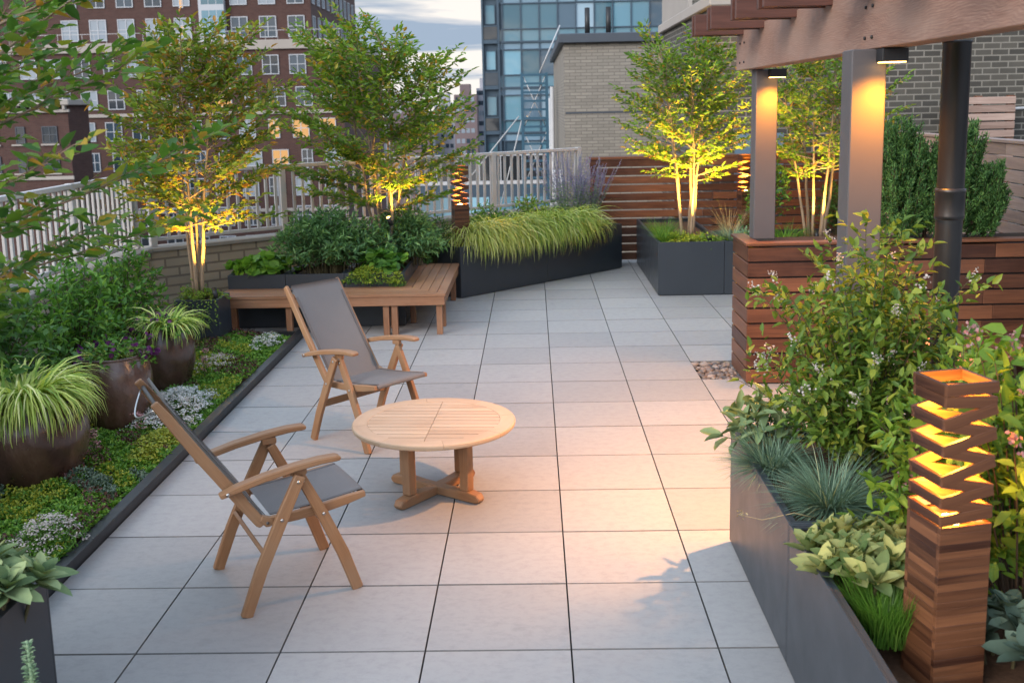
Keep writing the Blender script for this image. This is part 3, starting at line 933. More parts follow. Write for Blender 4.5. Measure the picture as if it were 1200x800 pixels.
# ------------------------------------------------------------------ metal planters
def planter(label, x0, x1, y0, y1, h, rz=0, loc=None, group=None, mat='planter', name='metal_planter', soil=-.05):
    lx, ly = (x1 - x0), (y1 - y0)
    r = thing(name, label, 'planter', loc or ((x0 + x1) / 2, (y0 + y1) / 2, 0), rz, group)
    a, b = lx / 2, ly / 2; t_ = .012
    g = MB()
    g.box(-a, a, -b, -b + t_, .012, h, .002); g.box(-a, a, b - t_, b, .012, h, .002)
    g.box(-a, -a + t_, -b + t_ + .0005, b - t_ - .0005, .012, h, .002); g.box(a - t_, a, -b + t_ + .0005, b - t_ - .0005, .012, h, .002)
    g.box(-a + .014, a - .014, -b + .014, b - .014, 0, .03)
    g.build('body', M[mat], r)
    g = MB()
    for (xa, xb, ya, yb) in ((-a + t_, a - t_, -b + t_, -b + .035), (-a + t_, a - t_, b - .035, b - t_), (-a + t_, -a + .035, -b + .036, b - .036), (a - .035, a - t_, -b + .036, b - .036)):
        g.box(xa + .0005, xb - .0005, ya + .0005, yb - .0005, h - .012, h - .004)
    g.build('rim', M[mat], r)
    g = MB(); g.box(-a + .036, a - .036, -b + .036, b - .036, h - .34, h + soil); g.build('soil_fill', M['mulch'], r)
    return r


# right front: two boxes end to end
planter('dark metal planter at lower right holding the wood lantern, nearest the camera', .98, 2.12, 1.2, 3.915, .60, soil=-.22)
planter('dark metal planter at right holding the flowering shrub, behind the lantern box', .98, 2.12, 3.92, 5.13, .60)
planter('dark metal planter in the bottom left corner filled with silver succulents', -2.7, -1.79, 1.6, 3.55, .60)
# behind the bench
planter('dark planter with round-leaved plants at the left end behind the bench', -3.17, -2.575, 10.64, 11.15, .56)
planter('dark planter with willow-leaved shrub behind the middle of the bench', -2.57, -1.965, 10.64, 11.3, .56)
planter('dark planter with lime green flowers spilling over behind the bench', -1.96, -1.34, 10.64, 12.1, .56)
# the angled pair
ang = math.atan2(14.224 - 12.122, 1.201 + .862)
ux, uy = math.cos(ang), math.sin(ang); vx, vy = -uy, ux
L2 = math.hypot(14.224 - 12.122, 1.201 + .862)
def angp(s, t_): return (-.862 + ux * s + vx * t_, 12.122 + uy * s + vy * t_)
for s0, s1, lb in ((0, L2 / 2 - .0025, 'angled dark planter with cascading golden grass, end next to the wood lantern'), (L2 / 2 + .0025, L2, 'angled dark planter with cascading golden grass and purple sage, end next to the slat fence')):
    c = angp((s0 + s1) / 2, .34)
    planter(lb, -(s1 - s0) / 2, (s1 - s0) / 2, -.34, .34, .61, ang, (c[0], c[1], 0))
# right back
planter('long dark planter with clump tree at the far right corner of the paving', 1.437, 2.20, 12.07, 14.6, .63)
planter('dark planter with blue fescue and shrubs behind the far grey post', 2.205, 4.2, 12.07, 13.1, .63)
# cube planter in the bed
planter('small dark cube planter with trailing vine and slim tree, left of the bench', -3.42, -3.0, 9.70, 10.1, .48)
# ------------------------------------------------------------------ reclining chairs
def make_chair(label, loc, rz):
    r = thing('reclining_chair', label, 'chair', loc, rz, 'folding teak armchairs')
    tk = M['teak']

    def cyl(g, p, ax, rad, L, mat=0):
        ax = nrm(ax); g.tube([np.array(p) - ax * L / 2, np.array(p) + ax * L / 2], rad, 12, mat)
    for s in (-1, 1):
        y0 = .286 * s; y1 = .2555 * s
        g = MB(); g.sweep([V(.012, y0, .612), V(-.08, y0, .43), V(-.19, y0, .20), V(-.268, y0, .0)], V(0, 1, 0), .028, [.05, .056, .056, .052], .004)
        g.build('leg', tk, r)
        g = MB(); g.sweep([V(.02, y1, .60), V(.115, y1, .40), V(.205, y1, .19), V(.268, y1, .0)], V(0, 1, 0), .028, [.046, .054, .056, .052], .004)
        g.build('leg', tk, r)
        ya = .27 * s
        pts = [V(-.345, ya, .578), V(-.28, ya, .598), V(-.15, ya, .628), V(0, ya, .652), V(.11, ya, .663), V(.185, ya, .664), V(.205, ya, .660)]
        g = MB(); g.sweep(pts, V(0, 1, 0), [.046, .054, .058, .060, .060, .058, .050], [.022, .03, .03, .03, .029, .026, .020], .006)
        ar = g.build('armrest', tk, r)
        g = MB(); g.box(-.022, .05, y1 - .013, y1 + .013, .606, .638, .004); g.build('arm_bracket', tk, ar)
        # bolts
        g = MB()
        for (x, z) in ((.0, .588), (.028, .578), (-.085, .425), (.118, .405)):
            cyl(g, (x, (y0 + s * .0155) if x <= 0.001 else (y1 + s * .0155), z), (0, 1, 0), .0075, .004)
        cyl(g, (-.315, ya + s * .030, .588), (0, 1, 0), .008, .004)
        g.build('bolts', M['steel'], r)
        # back rail
        yb = .222 * s
        g = MB(); g.sweep([V(-.582, yb, 1.022), V(-.53, yb, .945), V(-.40, yb, .745), V(-.27, yb, .555), V(-.165, yb, .405), V(-.155, yb, .390)], V(0, 1, 0), .026, [.036, .046, .05, .05, .048, .036], .005)
        g.build('back_rail', tk, r)
        g = MB(); g.sweep([V(-.165, yb, .425), V(-.125, yb, .40), V(-.115, yb, .385)], V(0, 1, 0), .030, [.03, .05, .03], .004)
        g.build('hinge_block', tk, r)
        g = MB(); g.sweep([V(-.12, yb, .402), V(0, yb, .405), V(.12, yb, .414), V(.24, yb, .432), V(.335, yb, .447)], V(0, 1, 0), .026, [.042, .044, .044, .042, .028], .004)
        g.build('seat_rail', tk, r)
    for (x, z, a, b, nm) in ((-.165, .268, .018, .048, 'stretcher'), (.10, .392, .024, .03, 'seat_brace')):
        g = MB(); w_ = .272 if nm == 'stretcher' else .241
        g.sweep([V(x, -w_, z), V(x, w_, z)], nrm(V(.9, 0, .42)), a, b, .003); g.build(nm, tk, r)
    # hidden rods that the sling wraps
    g = MB(); g.tube([V(-.562, -.21, .992), V(-.562, .21, .992)], .009, 10); g.tube([V(.325, -.21, .447), V(.325, .21, .447)], .011, 10); g.tube([V(-.135, -.24, .40), V(-.135, .24, .40)], .007, 10)
    g.build('rod', M['hem'], r)

    def sling(prof, w, sag):
        g = MB(); nu = 8; verts = []; k = len(prof)
        L = [0]
        for i in range(1, k): L.append(L[-1] + math.dist(prof[i], prof[i - 1]))
        for (x, z), l in zip(prof, L):
            f = l / L[-1]; sg = sag * 4 * f * (1 - f)
            i = min(max(L.index(l), 1), k - 2)
            tx, tz = prof[i + 1][0] - prof[i - 1][0], prof[i + 1][1] - prof[i - 1][1]
            q = math.hypot(tx, tz); nx_, nz_ = tz / q, -tx / q
            for j in range(nu + 1):
                v = -1 + 2 * j / nu
                ss = sg * (1 - v * v)
                verts.append((x + nx_ * ss, v * w, z + nz_ * ss))
        F = []; U = []
        for i in range(k - 1):
            for j in range(nu):
                a = i * (nu + 1) + j
                F.append([a, a + 1, a + nu + 2, a + nu + 1])
                U.append([(L[i], j * 2 * w / nu), (L[i], (j + 1) * 2 * w / nu), (L[i + 1], (j + 1) * 2 * w / nu), (L[i + 1], j * 2 * w / nu)])
        g.add(verts, F, U, 0, True)
        return g
    # back sling lies just above the rails' front face
    bp = [(-.545, 1.028), (-.555, 1.02), (-.535, .99)] + [(-.505 + (.36) * f, .945 - .535 * f) for f in np.linspace(0, 1, 12)]
    bp = [(x + .012, z + .006) for x, z in bp]
    g = sling(bp, .2085, .02)
    fb = g.build('back_sling', M['sling'], r)
    sp = [(-.115 + .44 * f, .424 + .010 * f + .03 * f * f) for f in np.linspace(0, 1, 12)] + [(.338, .456), (.343, .446), (.336, .436)]
    g = sling(sp, .2085, -.018)
    fs = g.build('seat_sling', M['sling'], r)
    for prof, par in ((bp[3:], fb), (sp[:12], fs)):
        g = MB()
        for s in (-1, 1):
            o = .0025
            g.sweep([V(x + o * .8, s * .198, z + o) for x, z in prof], V(0, 1, 0), .018, .0025, 0)
        g.build('hem', M['hem'], par)
    # wire hoop at the top of the back
    g = MB(); hoop = [V(-.575 - .055 * math.sin(math.pi * f), -.19 + .38 * f, .985 - .07 * math.sin(math.pi * f)) for f in np.linspace(0, 1, 15)]
    g.tube(hoop, .005, 8); g.build('hoop', M['steel'], r)
    return r


ch = make_chair('teak folding armchair with grey sling seen side on, nearest the camera', (-1.222, 4.749, 0), math.atan2(.482, .876))
dup(ch, (-1.147, 6.956, 0), math.atan2(-.653, .757), 'teak folding armchair with grey sling facing the camera behind the round table')

# ------------------------------------------------------------------ round table
tb = thing('coffee_table', 'low round teak coffee table with slatted top and crossed feet', 'table', (-.60, 5.88, 0), 0)
r0 = .475; zt = .44
g = MB(); seg = 8
for k in range(seg):       # rim made of curved segments
    a0 = 2 * math.pi * k / seg + .2; a1 = 2 * math.pi * (k + 1) / seg + .2
    n = 9; vs = []; U = []; F = []
    prof = [(r0 - .090, zt - .028), (r0 - .090, zt - .002), (r0 - .088, zt), (r0 - .006, zt), (r0 - .001, zt - .005), (r0, zt - .014), (r0 - .002, zt - .024), (r0 - .008, zt - .030)]
    m = len(prof)
    for i in range(n):
        a = a0 + .002 + (a1 - a0 - .004) * i / (n - 1)
        for (rr, z) in prof: vs.append((rr * math.cos(a), rr * math.sin(a), z))
    for i in range(n - 1):
        for j in range(m):
            j2 = (j + 1) % m
            F.append([i * m + j, (i + 1) * m + j, (i + 1) * m + j2, i * m + j2])
            u0, u1 = i * .04, (i + 1) * .04
            U.append([(u0, j * .02), (u1, j * .02), (u1, (j + 1) * .02), (u0, (j + 1) * .02)])
    F.append(list(range(m))); U.append([(0, 0)] * m); F.append([(n - 1) * m + j for j in range(m)][::-1]); U.append([(0, 0)] * m)
    g.add(vs, F, U)
rot = -.05
def rp(x, y): return (x * math.cos(rot) - y * math.sin(rot), x * math.sin(rot) + y * math.cos(rot))
ri = r0 - .091; ns = 12; wS = 2 * ri / ns
for k in range(ns):        # slats, ends cut to the circle
    ya, yb = -ri + k * wS + .003, -ri + (k + 1) * wS - .003
    for side_ in (-1, 1):
        poly = []
        xs_ = lambda y: math.sqrt(max(ri * ri - y * y, 0.0))
        ys_ = np.linspace(ya, yb, 5)
        if max(xs_(ya), xs_(yb)) < .06: continue
        if side_ > 0:
            poly = [(.0015, ya)] + [(max(xs_(y), .0016), y) for y in ys_] + [(.0015, yb)]
        else:
            poly = [(-.0015, yb)] + [(-max(xs_(y), .0016), y) for y in ys_[::-1]] + [(-.0015, ya)]
        g.prism([rp(*q) for q in poly], zt - .022, zt - .0015)
top = g.build('tabletop', M['teak_pale'], tb)
g = MB(); g.box(-.37, .37, -.035, .035, zt - .056, zt - .0301, .003); g.box(-.035, .035, .036, .37, zt - .056, zt - .0302, .003); g.box(-.035, .035, -.37, -.036, zt - .056, zt - .0302, .003)
g.build('under_frame', M['teak'], tb)
for o, a in ((0, .955), (1, .955 + math.pi / 2)):
    dx, dy = math.cos(a), math.sin(a)
    g = MB(); Lf = .335
    pts = [V(dx * t_, dy * t_, .031 + .006 * o) for t_ in (-Lf, -Lf + .02, -.24, -.10, .10, .24, Lf - .02, Lf)]
    hs = [.028, .05, .062, .05, .05, .062, .05, .028]
    for p_, h_ in zip(pts, hs): p_[2] = h_ / 2 + .001 + .003 * o
    g.sweep(pts, V(-dy, dx, 0), [.056, .064, .066, .066, .066, .066, .064, .056], hs, .006)
    g.build('foot', M['teak'], tb)
    for s in (-1, 1):
        g = MB(); c = V(dx * .232 * s, dy * .232 * s, 0)
        g.sweep([c + UP * .064, c + UP * (zt - .031)], V(dx, dy, 0), .062, .056, .005); g.build('leg', M['teak'], tb)

# ------------------------------------------------------------------ corner bench
bn = thing('corner_bench', 'long reddish wooden bench turning a corner in front of dark planters', 'bench', (-.88, 10.15, 0))
g = MB(); zb = .42; n = 5; wd = .088; gp = .006
for k in range(n):         # front run, along x, mitred at the corner
    o = k * (wd + gp)
    x1 = -o; x1b = -o - wd
    g.prism([(-2.28, o), (x1 - .002, o), (x1b - .002, o + wd), (-2.28, o + wd)], zb - .026, zb)
fr = g.build('seat_front', M['ipe_bench'], bn)
g = MB()
for k in range(n):         # return run, along y
    o = k * (wd + gp)
    # u must follow y: build the board as a sweep-like prism with swapped uv
    poly = [(-o, o + .002), (-o, 2.0), (-o - wd, 2.0), (-o - wd, o + wd + .002)]
    i0 = len(g.uv); g.prism(poly, zb - .026, zb)
    for q in range(i0, len(g.uv)): g.uv[q] = [(v_, u_) for u_, v_ in g.uv[q]]
g.build('seat_return', M['ipe_bench'], bn)
g = MB(); g.box(-2.28, -.012, .012, .038, zb - .118, zb - .0265, .003); g.box(-2.28, -.46, .43, .455, zb - .118, zb - .0265, .003); g.build('fascia', M['ipe_bench'], bn)
g = MB(); g.box(-.038, -.012, .040, 1.98, zb - .118, zb - .0265, .003); g.box(-.455, -.43, .46, 1.98, zb - .118, zb - .0265, .003); g.build('side_rail', M['ipe_bench'], bn)
for (x, y) in ((-.10, .042), (-.10, .42), (-.10, 1.85), (-.43, 1.85), (-.43, .62), (-.63, .042), (-.545, .042), (-.60, .36), (-1.6, .042), (-2.24, .042), (-2.24, .36)):
    g = MB(); g.box(x, x + .06, y, y + .06, 0, zb - .027, .004); g.build('leg', M['ipe_bench'], bn)

# ------------------------------------------------------------------ wood lanterns
def make_lantern(label, loc, rz):
    r = thing('wood_lantern', label, 'lantern', loc, rz, 'stacked wood bollard lanterns')
    s = .089; H0 = .52; hp = .0355
    g = MB(); z = -.06; k = 0
    rg = np.random.default_rng(5)
    while z < H0 - .01:                     # base: stacked planks, thin tight joints
        h = rg.choice([.018, .024, .034])
        h = min(h, H0 - z)
        for (x0, x1, y0, y1) in ((-s, s, -s, -s + .016), (-s, s, s - .016, s), (-s, -s + .016, -s + .0165, s - .0165), (s - .016, s, -s + .0165, s - .0165)):
            j = rg.uniform(-.0006, .0006)
            g.box(x0 + j, x1 + j, y0 + j, y1 + j, z, z + h - .0006, .0008)
        z += h
    g.build('base', M['lantern'], r)
    g = MB(); g.box(-s + .017, s - .017, -s + .017, s - .017, .02, H0 - .05); g.build('core', M['black'], r)
    dd = [(0, 0), (.036, .048), (.108, .066), (.108, .146), (.190, .146), (.190, .234), (.286, .234), (.286, .326), (.354, .326), (.354, .394), (.412, .398)]
    g = None
    frames = []
    for dl, dr in dd: frames.append((H0 + .415 - dl, H0 + .415 - dr))
    s0 = s
    for fi_, (zl, zr) in enumerate(frames):
        g = MB(); tt = .013; s = s0 - .0016 * (fi_ % 2)
        # two tilted slats (front, back) and two level ones (left, right)
        for y in (-s + tt / 2, s - tt / 2):
            g.sweep([V(-s, y, zl + hp / 2), V(s, y, zr + hp / 2)], V(0, 1, 0), tt, hp, .0012)
        for x, z_ in ((-s + tt / 2 + .0006, zl), (s - tt / 2 - .0006, zr)):
            sl = (zr - zl) / (2 * s)
            dz_ = sl * (tt / 2) * (1 if x < 0 else -1)
            g.sweep([V(x, -s + tt + .0004, z_ + hp / 2 + dz_), V(x, s - tt - .0004, z_ + hp / 2 + dz_)], nrm(V(1, 0, sl)), tt, hp - .001, .0012)
        g.build('slat_frame', M['lantern'], r)
    g = MB(); g.lathe([(.0, .472), (.05, .472), (.05, .48), (.04, .492), (.0, .492)], 16); g.build('light_base', M['black'], r)
    g = MB(); g.lathe([(.0, .493), (.030, .493), (.032, .505), (.02, .518), (.0, .520)], 16); g.build('bulb', M['bulb'], r)
    return r


LAN = [(1.294, 3.17, .415), (-.868, 12.42, .57), (2.72, 13.45, .58)]
LROT = [R(13), ang - R(28), R(10)]
ln = make_lantern('glowing stacked wood bollard lantern standing in the near right planter', LAN[0], LROT[0])
dup(ln, LAN[1], LROT[1], 'glowing stacked wood bollard lantern beside the bench and the golden grass')
dup(ln, LAN[2], LROT[2], 'glowing stacked wood bollard lantern against the red slat fence')

# ------------------------------------------------------------------ glazed pots
def pot(label, loc, s, h):
    r = thing('glazed_pot', label, 'pot', loc, random.uniform(0, 6), 'brown glazed pots in the planting bed')
    prof = [(0, 0), (.66, 0), (.70, .02), (.84, .16), (.96, .38), (1.0, .58), (.99, .74), (.93, .88), (.85, .965), (.845, .985), (.86, 1.0), (.83, 1.012), (.79, 1.0), (.79, .95), (.80, .85)]
    prof = [(a * s, b * h) for a, b in prof]
    g = MB(); g.lathe(prof, 56); g.build('body', M['glaze'], r)
    g = MB(); g.lathe([(0, .93 * h), (.79 * s, .93 * h)], 32); g.build('soil_fill', M['soil'], r)
    return r


pot('brown glazed pot under a fountain of golden grass, at the left picture edge', (-3.11, 6.10, .02), .36, .52)
pot('brown glazed pot with purple trailing flowers, middle of the three', (-3.02, 7.22, .02), .27, .53)
pot('brown glazed pot with spiky grass spilling, farthest of the three', (-3.04, 8.22, .02), .28, .53)

# small dark pot just below the picture for the lamb's ear spike
planter('low dark pot with a woolly silver flower spike at the bottom left', -1.66, -1.38, 2.66, 2.94, .36)

# spot fixtures
def spotlight(label, loc, rz):
    r = thing('garden_spotlight', label, 'light', loc, rz, 'small black garden spotlights')
    g = MB(); g.tube([V(0, 0, -.45), V(0, 0, .05)], .006, 8); g.build('stake', M['black'], r)
    g = MB(); g.tube([V(.02, 0, .045), V(-.03, 0, .13)], .024, 14); g.build('housing', M['black'], r)
    g = MB(); g.tube([V(-.0302, 0, .1304), V(-.0307, 0, .1312)], .019, 14); g.build('lens', M['lens'], r)


spotlight('small black garden spotlight in the cube planter with the slim tree', (-3.03, 9.735, .45), R(-60))
spotlight('small black garden spotlight below the tree behind the bench', (-1.52, 11.05, .96), R(60))
spotlight('small black garden spotlight below the clump tree in the right planter', (2.04, 12.20, .58), R(-60))
spotlight('small black garden spotlight below the slim tree behind the far post', (3.30, 12.22, .58), R(-90))
# ------------------------------------------------------------------ buildings
_wm = {}


def window_proto(w, h, mx, my, fmat, pmat, fr=.09, key=None):
    k = key or (w, h, mx, my, fmat, pmat)
    if k in _wm: return _wm[k]
    g = MB(); d0, d1 = -.10, -.001
    g.box(-w / 2, w / 2, d0, d1, -h / 2, -h / 2 + fr); g.box(-w / 2, w / 2, d0, d1, h / 2 - fr, h / 2)
    g.box(-w / 2, -w / 2 + fr, d0, d1, -h / 2 + fr, h / 2 - fr); g.box(w / 2 - fr, w / 2, d0, d1, -h / 2 + fr, h / 2 - fr)
    for i in range(1, mx):
        x = -w / 2 + w * i / mx; g.box(x - fr * .45, x + fr * .45, d0 + .01, d1, -h / 2 + fr, h / 2 - fr)
    for i in range(1, my):
        z = -h / 2 + h * i / my; g.box(-w / 2 + fr, w / 2 - fr, d0 + .02, d1 - .002, z - fr * .4, z + fr * .4)
    q = MB(); q.quad((-w / 2 + .02, -.045, -h / 2 + .02), (w / 2 - .02, -.045, -h / 2 + .02), (w / 2 - .02, -.045, h / 2 - .02), (-w / 2 + .02, -.045, h / 2 - .02))
    fo = g.build('window', M[fmat]); po = q.build('pane', M[pmat])
    fm, pm = fo.data, po.data
    bpy.data.objects.remove(fo); bpy.data.objects.remove(po)
    _wm[k] = (fm, pm); return fm, pm


def window(parent, x, y, z, w, h, mx=2, my=2, fmat='white_paint', pmat='pane', face=0, fr=.09):
    fm, pm = window_proto(w, h, mx, my, fmat, pmat, fr)
    o = bpy.data.objects.new('window', fm); COL.objects.link(o); o.parent = parent; o.location = (x, y, z); o.rotation_euler = (0, 0, face)
    p = bpy.data.objects.new('pane', pm); COL.objects.link(p); p.parent = o
    return o


# --- big red brick apartment block; main part set back above a terrace
b = thing('brick_apartment_block', 'big dark red brick apartment block with white windows and a pale terrace band', 'building', (-22.4, 110, -42))
Z = 42
g = MB(); g.box(-70, 0, 0, 28, 0, Z + 30); g.build('upper_wall', M['brick_red'], b)
g = MB(); g.box(-70, 3.3, -2.2, -.01, 0, Z + 8.2); g.box(.01, 3.3, 0, 26, 0, Z + 8.2); g.build('lower_wall', M['brick_red'], b)
g = MB(); g.box(-70, 3.5, -2.45, -.02, Z + 8.21, Z + 9.15, .05); g.box(.02, 3.5, -.01, 26.2, Z + 8.21, Z + 9.15, .05); g.build('terrace_band', M['stone'], b)
g = MB()
for z in (1.75, -8.2, 5.3 - 20): g.box(-70, 3.42, -2.38, -2.205, Z + z, Z + z + .35, .04)
g.build('string_course', M['stone'], b)
g = MB(); g.box(-70, 3.4, -2.3, -2.26, Z + 10.05, Z + 10.1)
for k in range(60): g.box(-70 + k * 1.24, -69.96 + k * 1.24, -2.3, -2.26, Z + 9.15, Z + 10.05)
g.build('terrace_rail', M['galv'], b)
g = MB(); g.box(-11.35, -8.75, -.7, -.002, Z + 9.2, Z + 30); bay = g.build('glazed_bay', M['white_paint'], b)
for z in (9.9, 12.9, 15.9):
    g = MB()
    for i_ in range(3):
        for j_ in range(3): g.quad((-11.05 + i_ * .78, -.704, Z + z + j_ * .82), (-10.33 + i_ * .78, -.704, Z + z + j_ * .82), (-10.33 + i_ * .78, -.704, Z + z + .76 + j_ * .82), (-11.05 + i_ * .78, -.704, Z + z + .76 + j_ * .82))
    g.build('bay_window', M['pane_teal'], bay)
rw = np.random.default_rng(11)
for z in (10.6, 13.9, 17.2):
    for k in range(9):
        x = -1.55 - k * 2.93
        if k in (3,):
            continue
        window(b, x, -.001, Z + z, 1.75, 2.15, 2, 2)
    if z < 17:
        for k in range(10): window(b, .001, 1.2 + k * 2.7, Z + z, 1.25, 2.1, 2, 1, face=R(90))
window(b, -13.3, -.001, Z + 13.2, .45, 1.1, 1, 1, pmat='lit_window'); window(b, -13.3, -.001, Z + 10.4, .45, 1.1, 1, 1, pmat='lit_window')
for r_, z in enumerate((6.7, 3.5, .3, -2.8, -5.6)):
    for k in range(13):
        x = 1.6 - k * 2.75 + (.5 if r_ % 2 else 0)
        lit = (r_ == 2 and k in (0, 1, 2)) or (r_ == 3 and k in (2,)) or (r_ == 1 and k == 4)
        window(b, x, -2.203, Z + z, 1.7 if (k * 7 + r_ * 3) % 4 else 1.15, 1.95, 2, 2, pmat='lit_window_soft' if lit else ('pane' if rw.uniform() < .6 else 'pane_dark'))
g = MB(); gp_ = MB()
for z in (-8.6, -11.6, -14.8):          # the low storeys beyond the count
    for k in range(13):
        x = 1.6 - k * 2.75
        g.box(x - .85, x + .85, -2.28, -2.206, Z + z - 1, Z + z + 1)
        for (xx) in (-.42, .42):
            for zz in (-.48, .48): gp_.box(x + xx - .34, x + xx + .34, -2.30, -2.281, Z + z + zz - .40, Z + z + zz + .40)
so = g.build('low_storey_windows', M['white_paint'], b); so['kind'] = 'stuff'
gp_.build('panes', M['pane_dark'], so)

# --- older brick house, lower left
b = thing('old_brick_house', 'older low brick house with a bracketed white cornice at far left', 'building', (-37.4, 85, -42))
g = MB(); g.box(-26, 0, 0, 4, 0, Z + 2.9); g.build('wall', M['brick_red'], b)
g = MB(); g.box(-26, .35, -.5, 4.2, Z + 2.9, Z + 3.4, .08); g.box(-26, .2, -.25, -.001, Z + 2.35, Z + 2.6, .03)
for k in range(40): g.box(-25.6 + k * .65, -25.4 + k * .65, -.42, -.01, Z + 2.61, Z + 2.89)
g.build('cornice', M['stone'], b)
g = MB(); g.box(-26, .1, -.12, -.002, Z - 3.05, Z - 2.75, .03); g.build('string_course', M['stone'], b)
for z in (.6, -1.75):
    for k in range(8):
        o = window(b, -1.6 - k * 2.4, -.001, Z + z, 1.25 if k % 2 == 0 else .75, 1.35, 2 if k % 2 == 0 else 1, 2, 'coping', 'pane_dark', fr=.07)
        q = MB(); q.box(-.75, .75, -.16, -.105, -.86, -.72); sl = q.build('sill', M['stone'], o)

# --- glass tower
b = thing('glass_apartment_tower', 'blue glass curtain wall apartment tower reflecting the evening clouds', 'building', (-3.4, 75, -42))
g = MB(); g.box(0, 13.1, .4, 16, 0, Z + 34); g.build('slab_frame', M['curtain_metal'], b)
_pw = {}
def pane(parent, x0, x1, z0, z1, mat, y=.36):
    g_ = MB(); g_.quad((x0, y, z0), (x1, y, z0), (x1, y, z1), (x0, y, z1)); return g_.build('glass_pane', M[mat], parent)
cols = [1.45 + 1.285 * k for k in range(0, 10)]
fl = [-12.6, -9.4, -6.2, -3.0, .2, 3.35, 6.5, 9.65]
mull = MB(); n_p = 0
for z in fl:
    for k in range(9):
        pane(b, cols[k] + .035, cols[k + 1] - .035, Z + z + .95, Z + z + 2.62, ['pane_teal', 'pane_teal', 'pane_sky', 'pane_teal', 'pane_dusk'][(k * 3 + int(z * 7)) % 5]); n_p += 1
    g_ = MB()
for z in fl:
    for k in range(9): mull.box(cols[k] - .035, cols[k] + .035, .25, .40, Z + z, Z + z + 3.13)
    mull.box(1.2, 13.1, .24, .40, Z + z - .02, Z + z + .10); mull.box(1.2, 13.1, .26, .40, Z + z + .88, Z + z + .95); mull.box(1.2, 13.1, .26, .40, Z + z + 2.62, Z + z + 2.70)
mull.build('mullions', M['curtain_metal'], b)
sp = MB()
for z in fl: sp.quad((1.2, .37, Z + z + 2.7), (13.1, .37, Z + z + 2.7), (13.1, .37, Z + z + 3.13), (1.2, .37, Z + z + 3.13))
sp.build('spandrels', M['spandrel'], b)
lb = MB()
for z in fl: lb.quad((1.2, .372, Z + z + .1), (13.1, .372, Z + z + .1), (13.1, .372, Z + z + .88), (1.2, .372, Z + z + .88))
lb.build('lower_glass', M['pane_teal'], b)
g = MB(); g.box(0, .12, 0, 12, 0, Z + 34); g.box(1.1, 1.24, .1, .4, 0, Z + 34)
for z in fl: g.box(.12, 1.1, .05, .4, Z + z - .06, Z + z + .2); g.box(.12, 1.1, .06, .12, Z + z + 1.1, Z + z + 1.18)
g.build('balcony_frame', M['curtain_metal'], b)
for z in fl:
    pane(b, .14, 1.08, Z + z + .22, Z + z + 1.08, 'pane_dark', .09)
    window(b, .6, .39, Z + z + 1.95, .75, 1.4, 1, 1, 'curtain_metal', 'pane_teal', fr=.06)
# lower podium with glass guard
b = thing('glass_podium', 'low dark glass podium with a terrace guard in front of the glass tower', 'building', (-6.5, 58, -42))
g = MB(); g.box(0, 9.5, 0, 12, 0, Z - 2.0); g.build('wall', M['curtain_metal'], b)
g = MB(); g.box(0, 9.5, -.05, .0, Z - 2.1, Z - 1.9); g.box(0, 9.5, .02, .08, Z - .55, Z - .48)
for k in range(9): g.box(k * 1.18, k * 1.18 + .05, .02, .07, Z - 1.99, Z - .551)
g.build('guard_frame', M['galv'], b)
for k in range(8): pane(b, k * 1.18 + .05, k * 1.18 + 1.17, Z - 1.9, Z - .56, 'pane_dark', .05)
for z in (-5.2, -8.6):
    for k in range(7): pane(b, .2 + k * 1.32, 1.42 + k * 1.32, Z + z, Z + z + 2.4, 'pane_teal', -.02)

# --- steel stair tower
s = thing('steel_stair_tower', 'dark blue open steel ladder tower between the glass tower and brick building', 'tower', (-.26, 30, -6))
h = 9.1
g = MB()
for x in (0, .70):
    for y in (0, .7): g.box(x - .035, x + .035, y - .035, y + .035, -2, h)
g.build('uprights', M['blue_steel'], s)
g = MB()
for k in range(30):
    z = h - .06 - k * .24; g.box(.036, .664, -.03, .03, z - .03, z + .03)
g.build('rungs', M['blue_steel'], s)
g = MB()
for (z0, z1) in ((h, h - 1.6), (h - 1.6, h - 3.2)):
    g.tube([V(.0, .03, z1), V(.7, .03, z0)], .016, 6); g.tube([V(.0, .73, z0), V(.7, .73, z1)], .016, 6)
g.tube([V(-.1, 0, h - 1.2), V(-1.7, 0, h - 3.1)], .02, 6); g.tube([V(-.02, 0, h - 1.3), V(-.75, 0, h - 4.0)], .02, 6); g.tube([V(.5, 0, h - .01), V(1.1, .3, h + 1.3)], .02, 6)
g.build('braces', M['galv'], s)

# --- tan brick bulkhead building
b = thing('tan_brick_building', 'tan brick bulkhead building with a dark roof coping', 'building', (.745, 24, -12))
z = 12
g = MB(); g.box(0, 3.93, 0, 11, 0, z + 3.55); g.build('wall', M['brick_tan'], b)
g = MB(); g.box(-.12, 4.0, -.14, 11.1, z + 3.551, z + 3.76, .02); g.build('coping', M['coping'], b)
g = MB(); g.box(.02, 3.92, -.012, -.001, z + 2.0, z + 2.035); g.build('joint', M['coping'], b)
for x, yy in ((.55, .4), (1.02, .3)):
    g = MB(); g.tube([V(x, yy, z + 3.7), V(x, yy, z + 4.35)], .06, 10); g.build('roof_vent', M['black'], b)
for k, (y, zz, w_, h_) in enumerate(((1.2, -.15, .42, .62), (2.9, .05, .35, .5))):
    e_ = MB(); e_.box(-.22, -.001, y, y + w_, z + zz, z + zz + h_, .02); bx = e_.build('meter_box', M['white_paint'], b)
    e_ = MB(); e_.tube([V(-.1, y + .2, z + zz - .001), V(-.1, y + .2, z - 3)], .035, 8); e_.build('conduit', M['white_paint'], bx)
